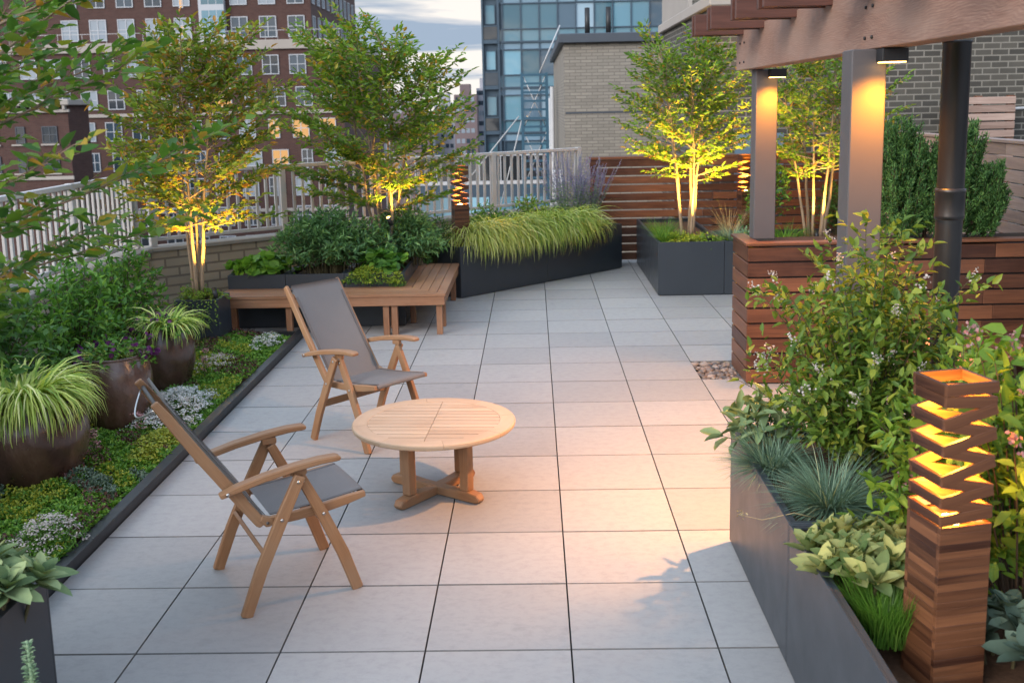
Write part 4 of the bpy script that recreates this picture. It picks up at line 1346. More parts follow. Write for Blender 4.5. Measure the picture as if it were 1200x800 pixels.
e_ = MB(); e_.tube([V(-.16, 6.0, z - 4), V(-.16, 6.0, z + 2.7)], .06, 8); e_.tube([V(-.16, 8.5, z - 4), V(-.16, 8.5, z + 2.4)], .06, 8); e_.build('drain_pipe', M['galv'], b)

# --- pale stone tower
b = thing('stone_tower', 'pale stone and grey brick tower rising behind the tan brick building', 'building', (6.75, 45, -42))
g = MB(); g.box(0, .98, 0, 9, 0, Z + 30); g.build('front_wall', M['brick_grey'], b)
g = MB(); g.box(-.15, -.001, 0, 9, 0, Z + 30); g.build('side_wall', M['stone'], b)
for y in (1.2, 4.2): window(b, -.151, y, Z + 3.6, 1.0, .9, 2, 1, 'coping', 'pane_dark', face=R(-90), fr=.06)

# --- grey brick neighbour
b = thing('grey_brick_building', 'grey brick neighbouring building behind the right side of the pergola', 'building', (2.62, 15.42, -12))
g = MB(); g.box(0, 9, 0, 6, 0, z + 3.55); g.build('wall', M['brick_grey'], b)
g = MB(); g.box(-.08, 9, -.1, 6, z + 3.551, z + 3.72, .02); g.build('coping', M['stone'], b)
window(b, 4.95, -.001, z + 2.62, .62, .9, 1, 2, 'galv', 'pane', fr=.06)
g = MB(); g.box(.32, 1.02, -.05, -.001, z - .2, z + 1.75); g.build('door', flat('grey_blue_door', (.13, .20, .26), .5), b)
g = MB(); g.tube([V(3.55, -.04, z + 2.0), V(4.9, -.04, z + 2.05)], .022, 8); g.box(3.50, 3.56, -.07, -.001, z + 1.93, z + 2.13, .005); g.build('conduit', M['galv'], b)

# --- far skyline, beyond the river of roofs
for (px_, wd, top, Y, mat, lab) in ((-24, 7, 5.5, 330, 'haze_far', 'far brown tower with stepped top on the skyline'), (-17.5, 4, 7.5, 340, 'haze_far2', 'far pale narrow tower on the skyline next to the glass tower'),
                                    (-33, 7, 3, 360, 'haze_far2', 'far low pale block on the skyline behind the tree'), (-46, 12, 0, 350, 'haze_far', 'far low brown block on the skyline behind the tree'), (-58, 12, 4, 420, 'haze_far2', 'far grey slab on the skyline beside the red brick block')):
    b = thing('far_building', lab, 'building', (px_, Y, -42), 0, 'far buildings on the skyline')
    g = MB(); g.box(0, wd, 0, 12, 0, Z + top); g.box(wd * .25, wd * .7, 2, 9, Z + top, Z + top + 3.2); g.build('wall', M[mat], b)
    g = MB(); g.box(-.55, .55, -.06, -.005, -.7, .7); f0 = g.build('window', M['pane'], b)
    for k in range(4):
        for q_ in range(6):
            o = f0 if k == q_ == 0 else f0.copy()
            if o is not f0: COL.objects.link(o)
            o.location = (wd * (.15 + .22 * k), 0, Z + top - 1.5 - q_ * 3.2)
# ------------------------------------------------------------------ trees
tree('small_tree', 'slim multi stemmed tree rising from the small cube planter, lit from below', (-3.25, 9.93, .44), 4, (.05, 0, 1.50), (.98, .85, 1.15), .62, 22, .072, .030, M['lf_tree_warm'], M['bark'],
     'small trees in terrace planters', 21, .020, .05, lean=(-.05, 0))
tree('small_tree', 'broad bushy tree behind the corner bench, glowing yellow at its foot', (-1.62, 11.45, .50), 6, (-.08, 0, 1.55), (1.25, .95, 1.02), .60, 17, .074, .030, M['lf_tree'], M['bark'],
     'small trees in terrace planters', 22, .020, .10)
tree('small_tree', 'five stemmed tree in the far right planter, lower crown lit yellow', (1.86, 12.72, .57), 5, (-.08, 0, 1.58), (.84, .72, .92), .70, 19, .066, .028, M['lf_tree'], M['bark'],
     'small trees in terrace planters', 23, .021, .10)
tree('small_tree', 'slim stemmed tree between the two grey pergola posts', (3.38, 12.60, .57), 6, (.05, 0, 1.42), (.92, .75, .88), .72, 13, .068, .028, M['lf_tree'], M['bark'],
     'small trees in terrace planters', 24, .021, .14)
tree('near_tree', 'near leafy tree reaching in from the left picture edge', (-2.75, 3.55, .05), 4, (.42, .1, 2.0), (1.22, 1.1, 1.05), .75, 25, .062, .031, M['lf_near'], M['bark'],
     None, 25, .018, .07, twig_gap=.055, leaf_gap=.030, twig_len=(.14, .32), tilt=(0, 45))

# ------------------------------------------------------------------ left bed plants
grass('golden_grass', 'fountain of golden striped grass in the nearest glazed pot', (-3.11, 6.10, .50), 1250, .52, .016, (89, 48), 160, M['lf_hakone'], .12, group='golden striped grasses', seed=31)
grass('golden_grass', 'arching striped grass spilling from the farthest glazed pot', (-2.93, 8.12, .54), 300, .36, .014, (88, 30), 140, M['lf_hakone'], .09, group='golden striped grasses', seed=32)
grass('golden_grass', 'small striped grass sprouting in the middle glazed pot', (-3.02, 7.18, .50), 120, .24, .010, (80, 30), 60, M['lf_hakone'], .06, group='golden striped grasses', seed=33)
shrub('petunia', 'trailing dark green plant with purple flowers in the middle glazed pot', (-3.0, 7.22, .48), .30, .16, 46, .035, .018, M['lf_mid'], M['stem'], 'flower', None, 34, gap=.022, flowers=dict(p=.35, n=5, len=.01, r=.018, size=.036, mat=M['fl_purple']), root_r=.5)
shrub('petunia', 'purple flowers hanging over the rim of the farthest glazed pot', (-2.96, 8.04, .48), .26, .15, 30, .035, .018, M['lf_mid'], M['stem'], 'flower', None, 35, gap=.024, flowers=dict(p=.4, n=5, len=.01, r=.018, size=.036, mat=M['fl_purple']), root_r=.5)
shrub('leafy_shrub', 'dense dark green shrub behind the nearest glazed pot at the left edge', (-3.62, 6.55, .08), (.62, .75), 1.12, 60, .075, .034, M['lf_dark'], M['darkstem'], seed=36, gap=.036, group='dark shrubs behind the pots')
shrub('leafy_shrub', 'dark pointed leaf shrub behind the middle glazed pot', (-3.50, 7.75, .08), (.50, .62), 1.02, 60, .068, .026, M['lf_mid'], M['darkstem'], seed=37, gap=.034, group='dark shrubs behind the pots')
shrub('leafy_shrub', 'bushy green shrub behind the farthest glazed pot, near the railing corner', (-3.62, 9.0, .08), (.40, .50), .98, 46, .064, .026, M['lf_mid'], M['darkstem'], seed=38, gap=.036, group='dark shrubs behind the pots')
shrub('leafy_shrub', 'yellow tinged shrub at the left edge under the near tree branches', (-3.52, 5.55, .08), (.42, .50), 1.12, 44, .075, .036, M['lf_near'], M['darkstem'], seed=39, gap=.042, group='dark shrubs behind the pots')
shrub('trailing_vine', 'small leaved vine trailing over the cube planter', (-3.21, 9.90, .44), .23, .10, 50, .026, .016, M['lf_bright'], M['stem'], 'vine', None, 40, gap=.02, root_r=.7)
# vine strands down the front of the cube planter
rg = np.random.default_rng(41)
LP = []; LD = []; LN = []
for k in range(9):
    x = -3.37 + k * .045 + rg.normal() * .01; ln_ = rg.uniform(.08, .3)
    for m in range(int(ln_ / .014)):
        LP.append((x + rg.normal() * .008, 9.685 - rg.uniform(0, .02), .485 - m * .014)); LD.append((rg.normal(), -1 + rg.normal() * .5, -.3 + rg.normal() * .4)); LN.append((0, -.5, 1))
o = thing('trailing_vine', 'thin strands of vine hanging down the front of the cube planter', 'vine', (0, 0, 0)); leaves('foliage', LP, LD, LN, .022, .014, M['lf_bright'], o)


def bed_fill(name, label, n, mat, area, size, seed, thr=None, lift=.0, kind='stuff', hgt=.05):
    """ground cover: tiny rosette leaves in noise shaped patches over the bed"""
    rg = np.random.default_rng(seed)
    x = rg.uniform(area[0], area[1], n); y = rg.uniform(area[2], area[3], n)
    f = np.sin(x * 4.3 + y * 2.1 + seed) + np.sin(y * 3.7 - x * 2.9 + seed * 2) + .8 * np.sin(x * 9 + y * 6.3 + seed * 3) + .5 * np.sin(y * 14 + x * 11 + seed)
    if thr is not None:
        k = f > thr; x, y, f = x[k], y[k], f[k]
    m = len(x)
    hh = hgt * (.55 + .45 * np.sin(x * 23 + y * 5) * np.sin(y * 27 - x * 7)) + hgt * .4 * np.clip(f, 0, 1)
    z = bedz(x, y) + lift + hh * rg.uniform(.2, 1, m) ** .5
    a = rg.uniform(0, 6.28, m); e = rg.uniform(.1, 1.2, m)
    D = np.stack([np.cos(a) * np.cos(e), np.sin(a) * np.cos(e), np.sin(e)], 1)
    N = rg.normal(size=(m, 3)) * .5 + np.array([0, 0, 1.])
    o = leaves(name, np.stack([x, y, z], 1), D, N, size * rg.uniform(.6, 1.3, m), size * .55 * rg.uniform(.7, 1.2, m), mat, None, fold=.25, shape='round')
    return tag(o, label, 'ground cover', None, kind)


A_ = (-3.55, -2.36, 3.9, 10.05)
bed_fill('sedum', 'low green sedum carpet in the planting bed', 90000, M['lf_sedum'], A_, .022, 51, -2.2)
bed_fill('sedum_yellow', 'yellow green sedum patches in the planting bed', 26000, M['lf_sedum_y'], A_, .020, 52, 1.4, .012)
bed_fill('sedum_red', 'dark red sedum patches in the planting bed', 20000, M['lf_sedum_r'], A_, .020, 57, 1.0, .016, hgt=.06)
bed_fill('sedum_blue', 'grey blue sedum patch in the planting bed', 26000, M['lf_sedum_b'], (-3.3, -2.36, 4.3, 6.1), .020, 55, .55, .010, hgt=.06)


def flower_mound(name, label, c, r, h, n, mat, size, seed, leafm='lf_mid', cat='flower', group=None, nl=700, ppc=16, cr=.013):
    rg = np.random.default_rng(seed)
    o = thing(name, label, cat, (c[0], c[1], bedz(c[0], c[1]) if len(c) < 3 else c[2]), 0, group)
    FP = []; FN = []; LP = []
    sm = MB()
    for k in range(n):
        a = rg.uniform(0, 6.28); q = math.sqrt(rg.uniform()) * (1 + .18 * math.sin(3 * a + seed) + .1 * math.sin(7 * a))
        p = V(r[0] * q * math.cos(a), r[1] * q * math.sin(a), h * max(.15, (1 - .75 * q * q)) * rg.uniform(.7, 1.15))
        if k % 3 == 0: sm.tube([V(p[0] * .8, p[1] * .8, -.02), p], [.0015, .001], 3, cap=False)
        for _ in range(ppc):
            d = rg.normal(size=3) * V(1, 1, .45)
            FP.append(p + d * cr); FN.append(V(0, 0, 1) + d * .5)
    m = len(FP)
    sm.build('stems', M['stem'], o)
    leaves('blossom', FP, rg.normal(size=(m, 3)) * V(1, 1, .3), FN, size * rg.uniform(.7, 1.3, m), size * rg.uniform(.7, 1.2, m), mat, o, shape='round', fold=.1)
    q = np.sqrt(rg.uniform(size=nl)); a = rg.uniform(0, 6.28, nl)
    P = np.stack([r[0] * 1.05 * q * np.cos(a), r[1] * 1.05 * q * np.sin(a), h * np.maximum(.1, 1 - .7 * q * q) * rg.uniform(.1, .95, nl)], 1)
    leaves('foliage', P, rg.normal(size=(nl, 3)) + np.array([0, 0, .5]), rg.normal(size=(nl, 3)) + np.array([0, 0, 1]), .03, .009, M[leafm], o)
    return o


flower_mound('white_flower_mound', 'wide mound of tiny white flowers beside the glazed pots', (-2.66, 7.42), (.30, .62), .17, 420, M['fl_white'], .011, 61, group='white flower mounds in the bed')
flower_mound('white_flower_mound', 'loose clump of white and pinkish flowers near the succulent planter', (-2.50, 4.98), (.17, .25), .15, 90, M['fl_cream'], .010, 62, group='white flower mounds in the bed')
flower_mound('white_flower_mound', 'small white flower clump at the far end of the bed by the bench', (-2.52, 9.55), (.13, .32), .13, 90, M['fl_white'], .011, 63, group='white flower mounds in the bed')
flower_mound('white_flower_mound', 'pale cream flower tuft halfway along the bed, short of the far clump', (-2.75, 8.75), (.20, .26), .12, 80, M['fl_cream'], .010, 64, 'lf_lime', group='white flower mounds in the bed')
flower_mound('yellow_sedum_mound', 'bright yellow sedum mound close to the black edging', (-2.52, 6.62), (.15, .42), .10, 260, M['lf_sedum_y'], .015, 65, 'lf_lime')
flower_mound('yellow_flower', 'small bright yellow flower cluster at the left edge of the bed', (-3.02, 5.35), (.06, .05), .16, 24, flat('petal_yellow', (.65, .45, .03), .5), .014, 66, nl=120)
flower_mound('white_flower_mound', 'dried cream flowers beside the succulent planter corner', (-2.10, 3.80, 0.0), (.06, .12), .24, 50, M['fl_cream'], .010, 67, 'lf_straw', nl=160)
for (x, y, lb) in ((-2.80, 6.30, 'pink sedum flower head on a stalk beside the nearest pot'), (-2.66, 6.72, 'pink sedum flower head on a stalk, between two glazed pots'), (-2.72, 8.35, 'pink sedum flower head on a stalk near the farthest pot')):
    flower_mound('pink_sedum', lb, (x, y), (.03, .03), .26, 10, M['fl_pink'], .012, int(abs(x * 100)), nl=60, group='pink flower heads')

# ------------------------------------------------------------------ succulents, bottom left
def rosette(name, label, loc, heads, leafL, leafW, mat, seed, cat='succulent', group=None, nlv=16, spread=.15, hz=.06, up=(10, 75)):
    rg = np.random.default_rng(seed)
    o = thing(name, label, cat, loc, 0, group)
    P = []; D = []; N = []; Ls = []
    st = MB()
    for k in range(heads):
        a = 2.4 * k + rg.uniform(-.3, .3); q = math.sqrt(k / max(heads, 1))
        c = V(spread * q * math.cos(a), spread * q * math.sin(a), hz * rg.uniform(.5, 1.4) * (1.25 - .7 * q))
        tl = V(math.cos(a) * q * .5, math.sin(a) * q * .5, 1); tl = nrm(tl)
        st.tube([V(c[0] * .6, c[1] * .6, -.15), c], .007, 5, cap=False)
        for m in range(nlv):
            b_ = 2.39996 * m; f = m / nlv
            el = R(up[0] + (up[1] - up[0]) * f ** 1.2)
            h_ = V(math.cos(b_), math.sin(b_), 0)
            d = h_ * math.cos(el) + UP * math.sin(el)
            e1 = nrm(np.cross(V(0, 1, 0), tl)); e2 = np.cross(tl, e1)
            d = e1 * d[0] + e2 * d[1] + tl * d[2]
            P.append(c + tl * (f * .03) + d * .004); D.append(d); N.append(tl - h_ * .6 * math.sin(el)); Ls.append(leafL * (1.05 - .55 * f) * rg.uniform(.8, 1.15))
    st.build('stems', M['stem'], o)
    Ls = np.array(Ls)
    leaves('foliage', P, D, N, Ls, Ls * leafW / leafL, mat, o, fold=.10, droop=.10, shape='big')
    return o


rosette('succulent', 'big silver green succulent in the bottom left planter', (-1.90, 3.34, .60), 10, .15, .078, M['lf_silver'], 71, nlv=18, spread=.17, hz=.09, group='silver succulents')
rosette('succulent', 'silver succulent at the left edge behind the bigger one', (-2.16, 3.45, .60), 6, .13, .06, M['lf_silver_blue'], 72, nlv=16, spread=.12, hz=.12, group='silver succulents')
# lamb's ear spike
o = thing('lambs_ear', 'woolly silver flower spike rising at the bottom left', 'flower', (-1.50, 2.82, .30))
rg = np.random.default_rng(73)
g = MB(); g.tube([V(0, 0, -.02), V(.006, 0, .22), V(.0, .0, .43)], [.006, .006, .004], 8); g.build('stem', M['lf_silver_blue'], o)
P = []; D = []; N = []; L_ = []
for k in range(16):
    z_ = .21 + .014 * k
    for m in range(9):
        a = m * .698 + k * .4; P.append((.006 * math.cos(a), .006 * math.sin(a), z_)); D.append((math.cos(a), math.sin(a), .55 + rg.normal() * .3)); N.append((-math.cos(a) * .4, -math.sin(a) * .4, 1)); L_.append((.024 - .0007 * k) * rg.uniform(.8, 1.2))
for (z_, n_, l_) in ((.19, 5, .05), (.10, 4, .06), (.03, 6, .08)):
    for m in range(n_):
        a = m * 6.28 / n_ + z_ * 20; P.append((0, 0, z_)); D.append((math.cos(a), math.sin(a), .35)); N.append((0, 0, 1)); L_.append(l_)
L_ = np.array(L_); leaves('foliage', P, D, N, L_, L_ * .5, M['lf_silver_blue'], o, shape='big')
P = rg.normal(size=(26, 3)) * .011 + V(0, 0, .20); leaves('blossom', P, rg.normal(size=(26, 3)), rg.normal(size=(26, 3)), .014, .009, M['fl_sage'], o)

# ------------------------------------------------------------------ behind the bench
shrub('heuchera', 'clump of large round green leaves in the planter at the left end of the bench', (-2.86, 10.86, .50), (.34, .22), .20, 34, .095, .100, M['lf_heuchera'], M['stem'], 'plant', None, 81, gap=.10, bare=.7, side=None, shape='round', tilt=.25, up=.2, root_r=.3)
shrub('willow_shrub', 'grey green willow leaved shrub filling the middle planter behind the bench', (-2.15, 11.0, .50), (.74, .40), .62, 120, .075, .017, M['lf_willow'], M['stem'], seed=82, gap=.026, group='willow leaved shrubs', tilt=.4, root_r=.45)
shrub('willow_shrub', 'grey green willow leaved shrub at the corner of the bench', (-1.45, 11.55, .50), (.48, .50), .58, 84, .075, .017, M['lf_willow'], M['stem'], seed=83, gap=.027, group='willow leaved shrubs', tilt=.4, root_r=.45)
shrub('green_shrub', 'low dark bushy shrub between the bench corner and the wood lantern', (-1.22, 12.45, .30), (.38, .35), .62, 40, .05, .020, M['lf_dark'], M['stem'], seed=84, gap=.03)
shrub('heuchera', 'round leaved plant beside the lime green flowers', (-1.58, 10.85, .52), (.24, .2), .22, 24, .085, .09, M['lf_mid'], M['stem'], 'plant', None, 85, gap=.10, bare=.65, side=None, shape='round', tilt=.25, root_r=.3)
flower_mound('lady_mantle', 'lime green frothy flowers spilling over the planter edge', (-1.72, 10.66, .44), (.26, .10), .17, 190, M['lf_lime'], .012, 86, 'lf_mid', cr=.016)
flower_mound('lady_mantle', 'second lime green flower spill at the right planter corner', (-1.42, 10.64, .40), (.08, .07), .16, 60, M['lf_lime'], .012, 87, 'lf_mid', cr=.016, nl=150)

# ------------------------------------------------------------------ angled planters
def cascade(name, label, s0, s1, seed, n, mat):
    rg = np.random.default_rng(seed)
    c = angp((s0 + s1) / 2, .22)
    o = thing(name, label, 'ornamental grass', (c[0], c[1], .61), ang, 'cascading golden grasses')
    P = np.stack([rg.normal(0, (s1 - s0) * .26, n), rg.normal(.02, .07, n), rg.uniform(-.02, .03, n)], 1)
    A = np.where(rg.uniform(size=n) < .8, rg.normal(-math.pi / 2 - .3, .85, n), rg.uniform(0, 6.28, n))
    blades('foliage', P, A, rg.uniform(.30, .72, n), .0135 * rg.uniform(.7, 1.3, n), R(74) * rg.uniform(.55, 1.18, n), R(148) * rg.uniform(.7, 1.2, n), mat, o, 6)
nC = 5
for k in range(nC):
    lb = ['golden cascading grass clump nearest the wood lantern on the angled planter', 'second golden grass clump from the wood lantern on the angled planter', 'middle golden grass clump hanging over the angled planter joint',
          'fourth golden grass clump from the wood lantern on the angled planter', 'cascading grass clump beside the purple sage on the angled planter'][k]
    cascade('cascading_grass', lb, .22 + k * .42, .22 + (k + 1) * .42 + .08, 91 + k, 1150, M['lf_hakone_gold'] if k < 2 else M['lf_hakone'])
c = angp(2.72, .25); grass('cascading_grass', 'small striped grass tuft at the far tip of the angled planter', (c[0], c[1], .58), 170, .30, .010, (75, 20), 95, M['lf_hakone'], .08, group='cascading golden grasses', seed=97)
c = angp(1.0, .56); shrub('flowering_bush', 'dark green bush with small white flowers behind the golden grass', (c[0], c[1], .55), (.42, .26), .42, 44, .05, .022, M['lf_mid'], M['stem'], seed=98, gap=.03, flowers=dict(p=.35, n=9, len=.02, r=.02, size=.018, mat=M['fl_white']))
c = angp(1.75, .56); shrub('green_bush', 'rounded green bush behind the golden grass, left of the purple sage', (c[0], c[1], .55), (.36, .26), .44, 44, .05, .020, M['lf_bright'], M['stem'], seed=99, gap=.03)


def sage(label, c, n, h, seed, sp=.25):
    rg = np.random.default_rng(seed)
    o = thing('russian_sage', label, 'flower', c, 0, 'purple sage plants')
    g = MB(); P = []; D = []; LP = []; LD = []
    for k in range(n):
        a = rg.uniform(0, 6.28); L = h * rg.uniform(.7, 1.1); e = rg.uniform(.05, .38)
        d = V(math.cos(a) * math.sin(e), math.sin(a) * math.sin(e), math.cos(e))
        b0 = V(math.cos(a) * sp * .25, math.sin(a) * sp * .25, 0)
        pts = curve(b0, b0 + d * L * .5, b0 + d * L * .95 + V(math.cos(a), math.sin(a), 0) * .06 * L, 7)
        g.tube(pts, list(np.linspace(.003, .001, 7)), 4, cap=False)
        for u in np.linspace(.4, 1, 70):
            fi = u * 6; i0 = min(int(fi), 5); p = pts[i0] * (1 - fi + i0) + pts[i0 + 1] * (fi - i0)
            for _ in range(2): P.append(p + rg.normal(size=3) * .010 * (1.25 - u * .8)); D.append(rg.normal(size=3) + V(0, 0, .6))
        for u in np.linspace(.05, .6, 22):
            fi = u * 6; i0 = min(int(fi), 5); p = pts[i0] * (1 - fi + i0) + pts[i0 + 1] * (fi - i0); LP.append(p); LD.append(rg.normal(size=3) * V(1, 1, .5) + V(0, 0, .4))
    g.build('stems', M['lf_silver_blue'], o)
    m = len(P); leaves('blossom', P, D, rg.normal(size=(m, 3)), .014, .008, M['fl_sage'], o)
    m = len(LP); leaves('foliage', LP, LD, rg.normal(size=(m, 3)), .04, .010, M['lf_willow'], o)
c = angp(2.35, .45); sage('airy purple sage at the far end of the angled planter, left plant', (c[0], c[1], .55), 46, 1.05, 101)
c = angp(2.72, .42); sage('airy purple sage leaning over the far tip of the angled planter', (c[0], c[1], .55), 44, .98, 102)

# ------------------------------------------------------------------ right back planters
grass('green_grass', 'tuft of fine green grass at the near left of the clump tree', (1.58, 12.40, .57), 480, .26, .004, (88, 45), 45, M['lf_grass'], .10, seed=111)
grass('green_grass', 'fine green grass tuft deep in the long right planter', (1.62, 13.2, .57), 380, .28, .004, (88, 40), 45, M['lf_grass'], .12, seed=112)
shrub('ground_cover_plant', 'low lime green ground cover under the clump tree', (1.80, 12.36, .57), (.34, .22), .09, 70, .026, .016, M['lf_lime'], M['stem'], 'plant', None, 113, gap=.022, root_r=.7)
shrub('ground_cover_plant', 'small green ground cover patch by the planter joint', (2.08, 12.28, .57), (.16, .16), .10, 40, .026, .016, M['lf_bright'], M['stem'], 'plant', None, 114, gap=.022, root_r=.7)
grass('blue_fescue', 'blue fescue tuft in the far right planter left of the grey post', (2.32, 12.36, .58), 620, .30, .004, (88, 15), 50, M['lf_fescue'], .06, cat='grass', group='blue fescue tufts', seed=115)
grass('feather_grass', 'tan feather grass plumes behind the blue fescue', (2.40, 12.8, .58), 90, .52, .006, (88, 55), 40, M['lf_straw'], .07, cat='grass', seed=116)
shrub('silver_plant', 'small silver leaved plant just left of the grey post foot', (2.55, 12.28, .57), (.16, .14), .14, 30, .04, .02, M['lf_silver_blue'], M['stem'], 'plant', None, 117, gap=.03)
shrub('leafy_shrub', 'upright green shrub between the far post and slim tree', (2.82, 12.7, .56), (.30, .28), .95, 34, .06, .026, M['lf_mid'], M['stem'], seed=118, gap=.04)
grass('feather_grass', 'dark green grass with pale seed heads below the slim tree', (2.98, 12.35, .56), 260, .36, .006, (85, 30), 55, M['lf_grass'], .10, cat='grass', seed=119)
shrub('leafy_shrub', 'dark green shrub behind the slim tree stems', (3.75, 12.85, .56), (.4, .25), .7, 30, .06, .026, M['lf_dark'], M['stem'], seed=120, gap=.04)


def juniper(label, c, r, h, seed, n=150):
    rg = np.random.default_rng(seed)
    o = thing('juniper_shrub', label, 'shrub', c, 0, 'upright juniper shrubs in the slatted planter')
    LP = []; LD = []; LN = []; g = MB()
    g.tube([V(0, 0, 0), V(.01, 0, h * .5), V(0, .01, h * .9)], [.018, .012, .003], 6)
    for k in range(n):
        z_ = h * rg.uniform(.0, .82); f = z_ / h
        a = rg.uniform(0, 6.28); rad = r * (1 - .62 * f ** 1.7) * rg.uniform(.4, 1.2)
        st = V(math.cos(a) * rad * .3, math.sin(a) * rad * .3, z_)
        tip = V(math.cos(a) * rad, math.sin(a) * rad, min(z_ + rg.uniform(.14, .42), h * (1.0 + .10 * math.sin(k * 1.7))))
        md = V(math.cos(a) * rad * .85, math.sin(a) * rad * .85, z_ + .08)
        pts = curve(st, md, tip, 6)
        g.tube(pts, [.003] * 6, 3, cap=False)
        for u in np.linspace(.2, 1, 34):
            fi = u * 5; i0 = min(int(fi), 4); p = pts[i0] * (1 - fi + i0) + pts[i0 + 1] * (fi - i0); t_ = nrm(pts[i0 + 1] - pts[i0])
            for _ in range(3):
                LP.append(p + rg.normal(size=3) * .010); LD.append(t_ + rg.normal(size=3) * .55); LN.append(rg.normal(size=3))
    g.build('stems', M['darkstem'], o)
    m = len(LP); leaves('foliage', LP, LD, LN, .034 * rg.uniform(.6, 1.3, m), .0085, M['lf_juniper'], o)
juniper('dense green juniper shrub right beside the nearer grey post', (2.92, 8.46, 1.08), .23, .90, 121)
juniper('dense green juniper shrub just left of the black pipe', (3.16, 8.50, 1.08), .22, .74, 122)
juniper('dense green juniper shrub just right of the black pipe', (3.42, 8.48, 1.08), .21, .86, 123)
juniper('dense green juniper shrub nearest the right side fence', (3.64, 8.50, 1.08), .17, .56, 124)

# ------------------------------------------------------------------ front right planters
shrub('flowering_shrub', 'big green shrub with grey white flower clusters in the right planter', (1.48, 4.62, .52), (.58, .56), 1.10, 88, .052, .024, M['lf_shrub'], M['stem'], seed=131, gap=.031, bare=.14, side=(.08, .24), tilt=.45,
      flowers=dict(p=.42, n=24, len=.06, r=.016, size=.010, mat=M['fl_cream']), flat=.9, hvar=(.45, 1.15))
shrub('flowering_shrub', 'lower yellow lit leafy shrub behind the near wood lantern', (1.62, 3.88, .39), (.40, .46), .85, 66, .062, .028, M['lf_bright'], M['stem'], seed=132, gap=.042, bare=.2)
shrub('tall_leafy_shrub', 'large leaved shrub at the right picture edge beside the near lantern', (1.70, 3.52, .39), (.40, .45), 1.04, 36, .074, .036, M['lf_bright'], M['darkstem'], seed=133, gap=.058, bare=.2, side=(.08, .22), flowers=dict(p=.3, n=30, len=.05, r=.02, size=.013, mat=M['fl_pink']))
shrub('broad_leaf_plant', 'broad leaved plant at the back corner of the right planter', (1.10, 4.92, .55), (.20, .18), .24, 18, .105, .045, M['lf_silver'], M['stem'], 'plant', None, 134, gap=.09, bare=.5, side=None, shape='big')
grass('blue_fescue', 'large blue fescue tuft in the middle of the right planter', (1.22, 4.18, .55), 1500, .30, .0036, (89, 0), 45, M['lf_fescue'], .05, cat='grass', group='blue fescue tufts', seed=135)
grass('blue_fescue', 'blue fescue tuft near the back corner of the right planter', (1.08, 4.66, .55), 1000, .27, .0036, (89, 0), 45, M['lf_fescue'], .05, cat='grass', group='blue fescue tufts', seed=136)
rosette('lambs_ear_mat', 'mat of soft silver yellow leaves in front of the near lantern', (1.20, 3.58, .53), 32, .125, .058, M['lf_yellow_sage'], 137, cat='plant', nlv=11, spread=.22, hz=.08, up=(32, 80))
grass('green_grass', 'fresh green grass tuft at the foot of the near lantern', (1.165, 3.30, .45), 800, .25, .004, (89, 66), 32, M['lf_grass'], .09, seed=138)
rosette('hosta', 'big grey green leaves at the bottom right corner', (1.62, 3.02, .45), 6, .14, .075, M['lf_sage'], 139, cat='plant', nlv=13, spread=.14, hz=.08, up=(20, 65))
rosette('hosta', 'grey green broad leaves behind the lantern foot at right', (1.55, 3.28, .45), 5, .13, .07, M['lf_sage'], 140, cat='plant', nlv=11, spread=.12, hz=.06, up=(20, 65))
# dry fallen stem lying over the planter edge
o = thing('dry_twig', 'thin dry flower stem leaning out over the planter edge', 'twig', (1.06, 4.0, .60))
g = MB(); g.tube([V(.05, .02, -.02), V(-.04, .0, .01), V(-.16, .03, -.03), V(-.24, .06, -.02)], [.002, .002, .0015, .001], 4); g.build('stem', M['lf_straw'], o)
P = rg.normal(size=(14, 3)) * .012 + V(-.24, .06, -.02); leaves('seed_head', P, rg.normal(size=(14, 3)), rg.normal(size=(14, 3)), .014, .006, M['lf_straw'], o)
# ------------------------------------------------------------------ lamps the photo shows lit
def lamp(typ, name, loc, energy, col, target=None, **kw):
    d = bpy.data.lights.new(name, typ); d.energy = energy; d.color = col
    for k, v in kw.items(): setattr(d, k, v)
    o = bpy.data.objects.new(name, d); COL.objects.link(o); o.location = loc
    if target is not None:
        o.rotation_euler = (Vector(target) - Vector(loc)).to_track_quat('-Z', 'Y').to_euler()
    return o


K = 1.0
for (x, y, z), rz, e in zip(LAN, LROT, (5.5, 6, 13)):
    lamp('POINT', 'lantern_lamp', (x, y, z + .60), e * K, (1.0, .33, .03), shadow_soft_size=.03)
    lamp('POINT', 'lantern_lamp', (x, y, z + .72), e * .8 * K, (1.0, .46, .05), shadow_soft_size=.03)
    lamp('POINT', 'lantern_lamp', (x, y, z + .86), e * .6 * K, (1.0, .48, .05), shadow_soft_size=.03)
# pergola downlights
lamp('SPOT', 'downlight_lamp', (1.88, 8.235, 2.38), 42 * K, WARM, (1.84, 8.37, 1.2), spot_size=R(128), spot_blend=1.0, shadow_soft_size=.05)
lamp('SPOT', 'downlight_lamp', (1.72, 5.155, 2.38), 42 * K, WARM, (1.66, 5.29, 1.2), spot_size=R(128), spot_blend=1.0, shadow_soft_size=.05)
lamp('SPOT', 'downlight_lamp', (1.70, 5.56, 2.385), 290 * K, (1, .45, .15), (1.12, 6.2, 0), spot_size=R(116), spot_blend=1.0, shadow_soft_size=.03)
